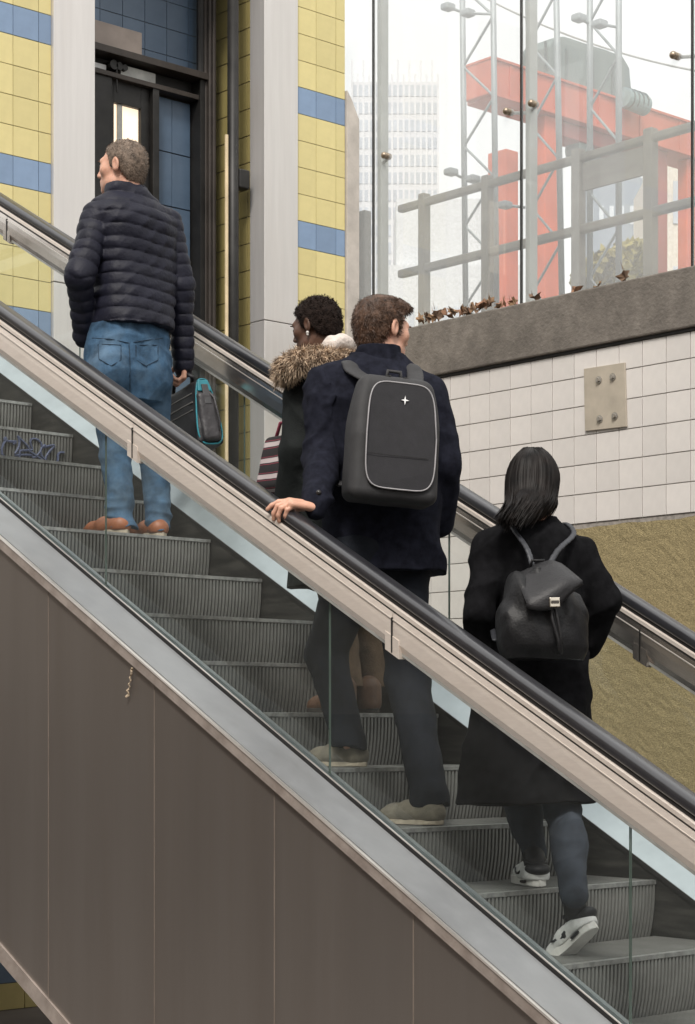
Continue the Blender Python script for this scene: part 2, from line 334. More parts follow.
# frayed end of tape hanging from the deck trim
p0 = atX(133, 668, 4.61); p1 = atX(128, 697, 4.61); mb = MB(); pts = []
for i in range(15):
    t = i/14; pts.append((4.606+.004*math.sin(i*2.1), p0.y+(p1.y-p0.y)*t+.006*math.sin(i*1.9), p0.z+(p1.z-p0.z)*t))
tag(mb.tube(pts, [(.0025, .0055+.002*math.sin(i*2.5)) for i in range(15)], 6).obj('tape_end', mat('old_tape', (.40, .32, .23), .8, var=.3, scale=60)), 'short frayed piece of tan tape hanging below the deck trim on the cladding', 'tape')
# ------------------------------------------------------------------ tiles
def tile_mesh(w, h, t=.012, gap=.004, axis='y'):
    mb = MB()
    if axis == 'y': mb.box((gap/2, -t, gap/2), (w-gap/2, 0, h-gap/2), .0016)      # front faces -Y
    else: mb.box((-t, gap/2, gap/2), (0, w-gap/2, h-gap/2), .0016)              # front faces -X
    return mb.mesh('tile')
def tmesh(w, h, axis, m, cache={}):
    gp = .0062 if axis == 'x' else .004
    k = (round(w, 3), round(h, 3), axis, m.name)
    if k not in cache: cache[k] = tile_mesh(w, h, gap=gp, axis=axis); cache[k].materials.append(m)
    return cache[k]
def blue_row(z): return abs(((z-5.147) % 1.0)-.0) < .05 or ((z-5.147) % 1.0) > .95
def tiled(name, axis, plane, a0, a1, z0, z1, thick, label, tile=.2, colour=None, grout=None, anchor=None, skip=None, body_extra=0):
    """wall with tiles on its face; axis 'y': plane Y=plane spanning X a0..a1; axis 'x': plane X=plane spanning Y"""
    c = ((a0+a1)/2, plane, 0) if axis == 'y' else (plane, (a0+a1)/2, 0)
    t = empty(name, c, label, 'wall')
    mb = MB()
    if axis == 'y': mb.box((a0, plane+.008, max(0, z0-body_extra)), (a1, plane+thick, z1))
    else: mb.box((plane+.008, a0, max(0, z0-body_extra)), (plane+thick, a1, z1))
    mb.obj('wall_body', grout or M_grout, t)
    anchor = a1 if anchor is None else anchor
    n0 = math.floor((a0-anchor)/tile+1e-6); n1 = math.ceil((a1-anchor)/tile-1e-6)
    k0 = math.floor((z0-5.147)/.2+1e-6); k1 = math.ceil((z1-5.147)/.2-1e-6)
    for i in range(n0, n1):
        u0 = max(a0, anchor+i*tile); u1 = min(a1, anchor+(i+1)*tile)
        if u1-u0 < .02: continue
        for k in range(k0, k1):
            w0 = 5.147+k*.2; zz0 = max(z0, w0); zz1 = min(z1, w0+.2)
            if zz1-zz0 < .02 or (skip and skip(u0, u1, zz0, zz1)): continue
            m = colour if colour else (M_blu if blue_row(w0) else M_yel)
            pos = (u0, plane+.012, zz0) if axis == 'y' else (plane+.012, u0, zz0)
            o = link('tile', tmesh(u1-u0, zz1-zz0, axis, m), None, t, pos); o.rotation_euler = [random.uniform(-.0025, .0025) if i_ != (1 if axis == 'y' else 0) else 0 for i_ in range(3)]
    return t
YF = 11.2
tiled('tiled_wall', 'y', YF, 6.5, 7.40, 3.35, 7.35, .5, 'yellow tiled wall with blue bands left of the man in the quilted jacket', anchor=7.3, body_extra=4)
tiled('tiled_wall', 'y', YF, 9.57, 10.06, 3.15, 7.35, .25, 'narrow yellow tiled wall with blue bands beside the tall glass front', anchor=9.967, body_extra=4)
tiled('tiled_pier', 'y', 9.3, 5.0, 6.09, 0.0, .95, .5, 'yellow and blue tiled pier underneath the escalator', anchor=5.97)
# steel columns
def column(x0, x1, y0, y1, label):
    t = empty('steel_column', ((x0+x1)/2, (y0+y1)/2, 0), label, 'column', 'steel clad columns of the lift front')
    for z0, z1 in ((0, 2.2), (2.206, 4.55), (4.556, 7.4)): MB().box((x0, y0, z0), (x1, y1, z1), .004).obj('cladding_sheet', M_col, t)
    return t
column(7.40, 7.735, YF-.03, YF+.16, 'brushed steel column just left of the lift doorway behind the quilted jacket')
column(9.245, 9.57, YF-.02, YF+.15, 'brushed steel column right of the lift recess with yellow tiles on its right')
# recess of the lift
YB = 11.78
M_blu2 = rand_tint(mat('blue_tile_shaded', (.072, .112, .17), .35, 0, var=.08, scale=4, dirt=.3, dirtcol=(.12, .16, .21), dscale=2), .06)  # darker copy of the blue tile, recess shade put into its colour
tiled('tiled_wall', 'x', 9.245, YF+.152, YB, 3.0, 7.35, .3, 'dim yellow tiled side wall inside the lift recess', anchor=YB, body_extra=3, colour=mat('yellow_tile_shaded', (.29, .24, .095), .3, var=.06) and rand_tint(MATS['yellow_tile_shaded'], .06))  # yellow tile darkened in colour to carry the shade of the recess
# door zone on the back wall, from pixels
dX0 = 7.5; xL = atY(97, 100, YB).x; xM = atY(150, 100, YB).x; xR = atY(190, 100, YB).x; xR2 = atY(198, 100, YB).x
zl1 = atY(150, 68, YB).z; zl0 = atY(150, 92, YB).z
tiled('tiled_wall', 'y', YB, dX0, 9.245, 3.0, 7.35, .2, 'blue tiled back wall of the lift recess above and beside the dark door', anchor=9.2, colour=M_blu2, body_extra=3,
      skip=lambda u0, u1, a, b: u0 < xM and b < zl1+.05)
LIFT = empty('lift_entrance', ((xL+xM)/2, YB-.05, 3.0), 'dark metal lift entrance with a small lit window in its door', 'lift door')
def yb(x0, x1, z0, z1, d0, d1, name, m, par=LIFT, bev=.003): return MB().box((x0, YB-d1, z0), (x1, YB-d0, z1), bev).obj(name, m, par)
yb(xM+.01, xR, 3.0, zl0, -.012, .004, 'back_panel', M_dark)
yb(7.74, xL+.07, 3.0, zl0+.02, .0, .09, 'door_jamb', M_dark)
yb(xM-.045, xM+.012, 3.0, zl0+.02, .0, .10, 'door_jamb', M_dark)
yb(xR, xR2, 3.0, zl1-.03, .0, .13, 'frame_post', M_dark)
yb(7.74, xR2+.03, zl1-.035, zl1+.015, .0, .16, 'lintel_rail', M_brown)
yb(7.74, xR2, zl0-.005, zl0+.03, .0, .11, 'lower_rail', M_brown)
yb(7.74, xR, zl0+.03, zl1-.036, -.01, .02, 'gear_backing', M_dark)
yb(xL+.16, xM-.0, zl0+.035, zl1-.06, .02, .07, 'gear_box', M_galv)
yb(7.80, xL+.04, zl0+.05, zl1-.09, .02, .06, 'gear_plate', mat('pale_plate', (.6, .6, .6), .5))
for q in range(3): MB().bar((xL+.08+.05*q, YB-.10, zl0+.09), (xL+.08+.05*q, YB-.02, zl0+.09), .035-.006*q, 14).obj('pulley', M_dark, LIFT)
MB().bar((xL+.11, YB-.09, zl0+.09), (xL+.11, YB-.09, zl0-.10), .007).obj('hanging_cable', M_dark, LIFT)
wz1 = atY(123, 107, YB).z; wz0 = wz1-.62; wx0 = atY(110, 120, YB).x; wx1 = atY(137, 120, YB).x
yb(xL+.07, wx0, 3.0, zl0, .0, .05, 'door_stile', M_dark); yb(wx1, xM-.045, 3.0, zl0, .0, .05, 'door_stile', M_dark)
yb(wx0, wx1, wz1, zl0, .0, .05, 'door_rail', M_dark); yb(wx0, wx1, 3.0, wz0, .0, .05, 'door_rail', M_dark)
wm = mat('lit_window', (.8, .66, .5), .4); b = wm.node_tree.nodes['Principled BSDF']; b.inputs['Emission Color'].default_value = (1, .80, .58, 1); b.inputs['Emission Strength'].default_value = .75
pn = yb(wx0, wx1, wz0, wz1, -.005, .015, 'window_pane', wm, LIFT, 0)
yb(wx0+.045, wx0+.085, wz0, wz1, .016, .035, 'window_mullion', M_galv, pn, .002)
yb(7.74, atY(142, 40, YB-.12).x, atY(142, 56, YB-.12).z, atY(142, 33, YB-.12).z, .0, .12, 'lintel_box', mat('drab_box', (.24, .20, .175), .6, var=.12, scale=5))
# blue panel beside the door
k0 = 3.0
for i in range(2):
    w = (xR-xM-.03)/2
    for k in range(int((zl0-.02-3.0)/.4)+1):
        z1 = zl0-.02-k*.4; z0 = max(3.0, z1-.396)
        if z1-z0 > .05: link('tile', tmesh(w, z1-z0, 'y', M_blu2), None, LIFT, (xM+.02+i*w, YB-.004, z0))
# pipes in the recess corner
PX = atX(213, 150, 9.16); 
for q, (px, w, m, yy) in enumerate(((201, .035, M_dark, 11.70), (206, .02, M_brown, 11.66), (210, .016, M_brown, 11.62), (214, .016, M_brown, 11.60))):
    p = atY(px, 200, yy)
    tag(MB().bar((p.x, yy, 2.5), (p.x, yy, 7.35), w, 10).obj('conduit_pipe', m), ['thick black conduit at the edge of the blue lift panel', 'brown conduit beside the thick black conduit in the lift recess', 'middle brown conduit in the lift recess', 'rightmost thin brown conduit in the lift recess'][q], 'pipe', 'conduits in the lift recess')
p = atY(233, 200, YF+.1)
t = empty('drain_pipe', (p.x, YF+.1, 2.2), 'black drain pipe with bracket in front of the yellow recess wall', 'pipe')
MB().bar((p.x, YF+.1, 2.2), (p.x, YF+.1, 7.35), .042, 16).obj('pipe', M_dark, t, True)
MB().box((p.x+.03, YF+.06, atY(240, 184, YF).z), (p.x+.13, YF+.16, atY(240, 165, YF).z), .01).obj('bracket', M_dark, t)
MB().bar((p.x-.06, YF+.1, 2.2), (p.x-.06, YF+.1, atY(228, 130, YF).z), .014, 10).obj('conduit', mat('pale_conduit', (.62, .5, .32), .4), t)
MB().box((7.735, YF, 7.36), (9.245, YB+.2, 7.55)).obj('recess_shade_slab', M_col, None)  # slab added above the view to keep the recess in shade
tag(bpy.data.objects['recess_shade_slab'], 'added unseen soffit that shades the lift recess', 'soffit')
# ------------------------------------------------------------------ white tiled retaining wall on the right
XW = 10.2
def skipw(u0, u1, z0, z1): return (u1 < 9.405 and z0 < 2.88) or u0 < 5.3
TW = tiled('retaining_wall', 'x', XW, 3.6, 11.16, .12, 4.122, .22, 'white square tiled retaining wall below the concrete parapet', anchor=8.007, colour=M_wht, grout=M_groutw, skip=skipw, body_extra=2)
# rough plaster area: a displaced sheet
def plaster_sheet():
    ny, nz = 150, 90; y0, y1, z0, z1 = 3.6, 9.41, 0.0, 2.918; V = []; F = []
    ph = np.random.rand(8)*6.28
    for j in range(nz+1):
        for i in range(ny+1):
            y = y0+(y1-y0)*i/ny; z = z0+(z1-z0)*j/nz
            V.append((XW+.004-.004*random.random()-.003*math.sin(3*y+ph[0])*math.sin(4*z+ph[1]), y, z+(.004*math.sin(9*y)+.003*math.sin(23*y) if j == nz else 0)))
    for j in range(nz):
        for i in range(ny): a = j*(ny+1)+i; F.append((a, a+ny+1, a+ny+2, a+1))
    me = bpy.data.meshes.new('plaster'); me.from_pydata(V, [], F); return me
link('rough_plaster', plaster_sheet(), M_plast, TW)
# concrete parapet
PAR = empty('concrete_parapet', (XW, 8, 4.12), 'weathered dark grey concrete parapet beam above the white tiles', 'parapet')
mb = MB(); mb.box((XW-.035, 3.5, 4.142), (XW+.42, 11.3, 4.535), .012); mb.obj('beam', M_conc, PAR)
mb = MB(); mb.box((XW-.012, 3.5, 4.122), (XW+.2, 11.17, 4.142)); mb.obj('shadow_gap', M_black, PAR)
# steel cover plate with bolts
PL = empty('steel_plate', (XW, 8.72, 3.78), 'beige steel cover plate with four bolts on the white tiles', 'plate')
MB().prism([(XW-.016, 8.53, 3.562), (XW-.016, 8.895, 3.572), (XW-.016, 8.905, 3.998), (XW-.016, 8.545, 3.992)], (.014, 0, 0), .002).obj('plate', mat('beige_plate', (.44, .39, .32), .5, .2, var=.08, scale=6, dirt=.3, dirtcol=(.34, .29, .23)), PL)
for q, (px, py) in enumerate(((599, 380), (613, 377), (600, 419), (615, 416))):
    p = atX(px, py, XW-.016); mb = MB(); mb.bar((p.x-.002, p.y, p.z), (p.x-.006, p.y, p.z), .026, 18); mb.bar((p.x-.006, p.y, p.z), (p.x-.022, p.y, p.z), .017, 6, .015)
    mb.obj('bolt', mat('bolt_steel', (.38, .36, .33), .4, .7), PL)
# pier at the corner
t = tag(MB().prism([(10.065, YF-.02, 0), (10.19, YF-.02, 0), (10.19, YF-.02, 6.22), (10.11, YF-.02, 6.36), (10.065, YF-.02, 6.42)], (0, .25, 0), .004).obj('corner_post', mat('pale_concrete', (.46, .42, .38), .8, var=.12, scale=5, bump=.2)), 'slim pale concrete post at the corner between yellow tiles and glass', 'post')
# ------------------------------------------------------------------ glass front above the parapet
XG = 10.36
GF = empty('glass_front', (XG, 8.5, 4.535), 'tall frameless glass front with point fittings on the concrete parapet', 'glass wall')
M_fg = glass_mat('dusty_veiled_glass', (.97, .98, .98), 1.5, dust_veil=.27, dust_veil_col=(.86, .87, .87), dscale=.9, dmin=.62)  # film also stands in for reflections and backlight that wash out the view
joints = [atX(373, 100, XG).y, atX(521, 100, XG).y, atX(692, 100, XG).y]
jy = [joints[0]+.9]+joints+[joints[2]-1.55, joints[2]-3.1]
for a, b in zip(jy[1:], jy):
    MB().box((XG, a+.006, 4.538), (XG+.012, b-.006, 7.9)).obj('glass_pane', M_fg, GF)
for y in joints+[joints[2]-1.55]:
    MB().box((XG-.004, y-.006, 4.538), (XG+.016, y+.006, 7.9)).obj('silicone_joint', M_dark, GF)
    MB().box((XG+.03, y-.062, 4.538), (XG+.11, y-.012, 7.9), .008).obj('mullion_fin', mat('fin_grey', (.42, .43, .40), .5, .3, var=.06), GF)
for px, py in ((387, 156), (509, 112), (534, 104), (676, 56)):
    p = atX(px, py, XG); f = MB().bar((XG-.03, p.y, p.z), (XG+.03, p.y, p.z), .024, 14).ball((XG-.03, p.y, p.z), .026).obj('point_fitting', mat('fitting_bronze', (.30, .24, .18), .35, .8), GF, True)
    yj = min(joints, key=lambda q: abs(q-p.y)); MB().bar((XG+.035, p.y, p.z), (XG+.05, yj-.03, p.z-.03), .012).obj('spider_arm', M_galv, f)
# ------------------------------------------------------------------ outside: railing, lattice masts, crane, city
XR_ = 11.0
RL = empty('street_railing', (XR_, 10, 4.6), 'weathered grey street railing with square posts behind the glass', 'railing')
M_brd = mat('grey_board', (.20, .185, .165), .8, var=.15, scale=5, stretch=(1, .4, 3))
for y in (12.0, 11.3, 10.6, 9.67, 8.99, 8.2, 7.4, 6.6):
    w = .036 if y > 10 else .042
    mb = MB(); mb.box((XR_-.04, y-w, 4.6), (XR_+.04, y+w, 5.82), .012); mb.obj('post', M_wood, RL)
MB().box((XR_-.035, 6.0, 5.72), (XR_+.03, 11.58, 5.78), .015).obj('top_rail', M_wood, RL)
MB().box((XR_-.035, 6.0, 5.19), (XR_+.03, 11.58, 5.255), .015).obj('lower_rail', M_wood, RL)
MB().box((XR_-.012, 9.04, 5.50), (XR_+.012, 9.62, 5.708), .003).obj('board', M_brd, RL)
def mast(ya, yb_, x, label, lamps, lean=.0):
    t = empty('lattice_mast', (x, (ya+yb_)/2, 4.6), label, 'mast', 'lattice masts behind the glass front')
    m = mat('mast_grey', (.30, .33, .34), .5, .3, var=.08)
    top = 8.6
    for y in (ya, yb_): MB().bar((x, y-lean, 4.6), (x, y, top), .025, 12).obj('chord', m, t, True)
    z = 4.7; s = 0
    while z < top-.3:
        a, b = (ya, yb_) if s else (yb_, ya)
        f = lambda zz: -lean*(1-(zz-4.6)/(top-4.6))
        MB().bar((x, a+f(z), z), (x, b+f(z+.33), z+.33), .011, 8).obj('brace', m, t)
        z += .33; s = 1-s
    for px, py in lamps:
        p = atX(px, py, x-.12); yj = min((ya, yb_), key=lambda q: abs(q-p.y))
        l = MB().box((p.x-.05, p.y-.045, p.z-.028), (p.x+.05, p.y+.045, p.z+.028), .015).obj('spotlight', m, t)
        MB().bar((x, yj, p.z-.02), (p.x, p.y, p.z), .012).obj('spotlight_arm', m, l)
mast(11.48, 11.13, 11.6, 'leftmost pale lattice mast left of the red crane beam end', ((448, 7), (468, 13), (451, 172), (473, 179)), .06)
mast(10.76, 10.46, 11.6, 'middle pale lattice mast crossing the front of the red crane leg', ((505, 205),), .10)
mast(10.08, 9.79, 11.6, 'rightmost pale lattice mast in front of the grey crane machine house', ((579, 18), (600, 24)), .0)
pa = atX(470, -10, 12.2); pb = atX(720, 75, 12.2)
tag(MB().tube([pa+(pb-pa)*t-Vector((0, 0, .10*4*t*(1-t))) for t in [i/12 for i in range(13)]], .008, 6).obj('overhead_cable', M_galv), 'thin dark cable slanting across the sky behind the glass', 'cable')
# crane: the beam runs along world X
D = 45.0; S = D/FPX
e = atD(491, 58, D); CR = empty('gantry_crane', (e.x, e.y, 4.6), 'red gantry crane with grey machine house behind the glass', 'crane')
zt = e.z; bh = 35*S; yb0 = e.y; yb1 = e.y+.85
mb = MB(); mb.box((e.x, yb0, zt-bh), (e.x+16, yb1, zt), .03); mb.obj('main_beam', M_red, CR)
mb = MB(); mb.box((e.x+.15, yb0-.06, zt-bh-.05), (e.x+16, yb1+.06, zt-bh+.03), .01); mb.obj('lower_flange', M_red, CR)
mb = MB(); mb.box((e.x-.02, yb0-.06, zt-.02), (e.x+16, yb1+.06, zt+.04), .01); mb.obj('upper_flange', M_red, CR)
for i in range(10): MB().box((e.x+.6+1.55*i, yb0-.035, zt-bh+.05), (e.x+.66+1.55*i, yb0, zt-.05)).obj('stiffener', M_red, CR)
def legx(px): return atY(px, 100, yb0).x
def leg(px0, px1, y0, y1, m, top=None):
    MB().box((legx(px0), y0, 4.6), (legx(px1), y1, (zt-bh-.06) if top is None else top), .03).obj('leg', m, CR)
leg(548, 566, yb0+.1, yb0+.45, M_red)
M_red2 = mat('crane_dark_red', (.30, .05, .035), .6, 0, var=.15, scale=1)
lx = atY(506, 100, yb0+6).x; MB().box((lx, yb0+6, 4.6), (lx+.5, yb0+6.7, zt+.6), .03).obj('leg', M_red, CR)
leg(660, 671, yb0+.1, yb0+.4, M_red2)
leg(690, 700, yb0+.1, yb0+.4, M_red)
MB().box((legx(568), yb0+.15, zt-bh-.42), (legx(652), yb1-.1, zt-bh-.06), .03).obj('trolley_beam', M_red2, CR)
mb = MB(); a = legx(593); mb.bar((a, yb0+.2, zt-bh-.55), (a, yb1-.2, zt-bh-.55), .28, 16); mb.obj('trolley_wheel', M_cgrey, CR)
# machine house
prof = [(549, 72), (549, 46), (555, 37), (565, 36), (606, 50), (623, 56), (630, 68), (631, 88)]
pts = []
for px, py in prof: q = atY(px, py, yb0+.1); pts.append((q.x, yb0+.1, q.z))
q = atY(631, 92, yb0+.1); pts.append((q.x, yb0+.1, q.z)); q = atY(549, 75, yb0+.1); pts.append((q.x, yb0+.1, zt+.03)); pts[-2] = (pts[-2][0], yb0+.1, zt+.03)
mh = MB().prism(pts, (0, .95, 0), .04).obj('machine_house', M_cgrey, CR)
for px in (545, 566, 592, 612):
    q = atY(px, 60, yb0+.1); MB().box((q.x-.03, yb0+.06, zt+.1), (q.x+.03, yb0+.1, zt+.85)).obj('house_rib', mat('crane_grey_dark', (.10, .125, .12), .6), mh)
q = atY(632, 101, yb0-.3); MB().bar((q.x-.38, yb0-.35, q.z), (q.x+.42, yb0-.35, q.z-.05), .24, 18).obj('floodlight_drum', mat('drum_grey', (.22, .30, .31), .5), CR)
for i in range(4): MB().bar((q.x-.25+.17*i, yb0-.35, q.z), (q.x-.21+.17*i, yb0-.35, q.z), .255, 18).obj('drum_ring', MATS['crane_grey_dark'], CR)
# far buildings: haze is put into the pale tower colours
M_tow = mat('tower_frame_hazed', (.70, .70, .72), .7, var=.05)
M_tgl = mat('tower_glazing_hazed', (.50, .53, .58), .3, var=.1, scale=.2)
def building(name, label, px0, px1, py, d, depth, nfl, ncol, mw, mg, win=.6, hw=.55, rnd=0, ribbons=False):
    a = atD(px0, py, d); b = atD(px1, py, d); z1 = a.z; z0 = 4.6; c = (a+b)/2
    t = empty(name, (c.x, c.y, z0), label, 'building')
    u = (b-a); u.z = 0; Wd = u.length; u.normalize(); v = Vector((-u.y, u.x, 0)); v = v if v.dot(Vector((sT, cT, 0))) > 0 else -v
    def blk(u0, u1, w0, w1, za, zb, nm, m, par):
        o = a+Vector((0, 0, 0)); P = [o+u*u0+v*w0, o+u*u1+v*w0, o+u*u1+v*w1, o+u*u0+v*w1]
        return MB().prism([(p.x, p.y, za) for p in P], (0, 0, zb-za)).obj(nm, m, par)
    wl = blk(0, Wd, 0, depth, z0, z1, 'wall', mw, t)
    H_ = (z1-20)/nfl; cw = Wd/ncol
    if ribbons:
        for f in range(nfl): zc = 20+(f+.5)*H_; blk(.3, Wd-.3, -.15, .05, zc-H_*.32, zc+H_*.32, 'window_band', mg, t)
        for i in range(ncol+1): blk(i*cw-.22, i*cw+.22, -.45, .05, z0, z1+(1.5 if i % 2 else 4.5), 'facade_fin', mw, t)
        return t
    base = bpy.data.meshes.new('window'); 
    for f in range(nfl):
        zc = 20+(f+.5)*H_
        for i in range(ncol):
            if rnd and random.random() < rnd: continue
            uc = (i+.5)*cw
            blk(uc-cw*win/2, uc+cw*win/2, -.12, .05, zc-H_*hw/2, zc+H_*hw/2, 'window', mg, t)
    blk(Wd*.1, Wd*.9, depth*.1, depth*.9, z1, z1+H_*.5, 'roof_plant', mw, t)
    return t
building('office_tower', 'pale high-rise tower with a fine grid of windows left of the lattice masts', 352, 438, 82, 420, 25, 32, 15, M_tow, M_tgl, .72, .6, ribbons=True)
building('office_building', 'grey blue office block with rows of windows behind the railing', 586, 668, 146, 300, 20, 10, 8, mat('blue_grey_facade', (.27, .31, .36), .6, var=.08), mat('pale_window', (.62, .66, .70), .3), .42, .4, .25)
building('cream_building', 'cream low building at the right edge behind the railing', 655, 730, 160, 160, 12, 4, 5, mat('cream_facade', (.66, .60, .52), .8), MATS['tower_glazing_hazed'], .6, .5)
building('white_block', 'low white building at the foot of the pale tower', 383, 520, 265, 200, 15, 2, 12, mat('white_facade', (.62, .63, .64), .8), MATS['tower_glazing_hazed'], .5, .4)
# small autumn tree in front of the grey block
def tree(cx_, d, ztop, rad, label):
    p = atD(cx_, 300, d); t = empty('street_tree', (p.x, p.y, 4.6), label, 'tree')
    mb = MB(); mb.bar((p.x, p.y, 4.6), (p.x, p.y, ztop-rad), .14, 8, .07)
    for k in range(6): a = k*1.05; mb.bar((p.x, p.y, ztop-rad*1.5), (p.x+math.cos(a)*rad*.7, p.y+math.sin(a)*rad*.7, ztop-rad*.6+.3*(k % 2)), .05, 6, .02)
    mb.obj('trunk', mat('bark', (.08, .065, .05), .9), t)
    n = 2600; V = []; F = []
    for i in range(n):
        q = np.random.randn(3); q /= np.linalg.norm(q); cl = np.array([math.sin(i % 9*2.1)*.45, math.cos(i % 9*1.7)*.45, math.sin(i % 9*4.0)*.4])
        c = np.array([p.x, p.y, ztop-rad])+(cl+q*random.random()**.5*.55)*rad
        a = np.random.randn(3)*.10; b = np.random.randn(3)*.10; k = len(V)
        V += [tuple(c-a), tuple(c+b), tuple(c+a), tuple(c-b)]; F.append((k, k+1, k+2, k+3))
    me = bpy.data.meshes.new('crown'); me.from_pydata(V, [], F); link('crown', me, mat('autumn_leaf', (.20, .17, .04), .7, var=.4, scale=1.5), t)
tree(607, 62, atD(607, 250, 62).z, 1.1, 'small yellow green tree low behind the railing')
tree(630, 66, atD(630, 243, 66).z, 1.2, 'taller yellow green tree beside the thick railing post')
# dry leaves on the parapet
LM = [mat('dry_leaf_%s' % n, c, .8, var=.25, scale=30) for n, c in (('tan', (.26, .16, .09)), ('brown', (.13, .08, .05)), ('rust', (.20, .105, .06)))]
def leaf_mesh(seed):
    rn = random.Random(seed); n = 18; V = [(0, 0, 0)]; F = []
    for i in range(n):
        a = 2*math.pi*i/n; r = .055*(1 if i % 3 == 0 else .62 if i % 3 == 1 else .7)*(.8+.4*rn.random())
        V.append((r*math.cos(a), r*math.sin(a), .035*math.cos(a*2+seed)*rn.random()+.028*abs(math.sin(a))))
    for i in range(n): F.append((0, 1+i, 1+(i+1) % n))
    k = len(V); V += [(.05, .003, .01), (.05, -.003, .01), (.11, 0, .03)]; F.append((k, k+1, k+2))
    me = bpy.data.meshes.new('leaf'); me.from_pydata(V, [], F)
    me.materials.append(LM[seed % 3]); return me
LMS = [leaf_mesh(i) for i in range(9)]
spots = [(421+4.4*i+random.uniform(-2, 2), 0) for i in range(22)]+[(533, 1), (571, 2), (595, 3), (626, 4)]
for i, (px, c) in enumerate(spots):
    p = atX(px, 300, XW); o = link('dry_leaf', LMS[i % 9], None, None, (XW-.02+random.uniform(0, .09), p.y, 4.558+random.uniform(0, .05)*(c == 0 and px < 500)))
    o.rotation_euler = (random.uniform(-.9, .9), random.uniform(-1.2, -.2), random.uniform(0, 6.28)); s_ = random.uniform(.7, 1.1) if c == 0 else (.9, .95, .85, 1.25)[c-1]; o.scale = (s_,)*3
    if c == 0: tag(o, 'curled dry brown leaf in the drift on the parapet beside the dark haired man', 'leaf', 'dry leaves drifted on the parapet')
    else: tag(o, ['', 'single dry leaf on the parapet just right of the glass joint', 'dark upright dry leaf on the parapet below the middle mast', 'small tan dry leaf lying alone on the parapet', 'broad tan dry leaf lying rightmost on the parapet'][c], 'leaf')
# ------------------------------------------------------------------ signed-distance modelling for bodies, clothes and bags
A_ = lambda v: np.array(v, dtype=np.float64)
def rotz(a): c, s = math.cos(a), math.sin(a); return np.array([[c, -s, 0], [s, c, 0], [0, 0, 1.]])
def rotx(a): c, s = math.cos(a), math.sin(a); return np.array([[1, 0, 0], [0, c, -s], [0, s, c.real]])
def roty(a): c, s = math.cos(a), math.sin(a); return np.array([[c, 0, s], [0, 1, 0], [-s, 0, c]])
def wav(x, y, z, f, n=5, seed=0, st=(1, 1, 1)):
    rn = np.random.RandomState(seed); r = 0
    for i in range(n):
        d = rn.randn(3); d /= np.linalg.norm(d); d = d*A_(st); ff = f*(.6+.9*rn.rand())
        r = r+np.sin(ff*(d[0]*x+d[1]*y+d[2]*z)+rn.rand()*6.28+1.3*np.sin(.45*ff*(d[1]*x-d[2]*y+d[0]*z)+rn.rand()*6.28))
    return r/n
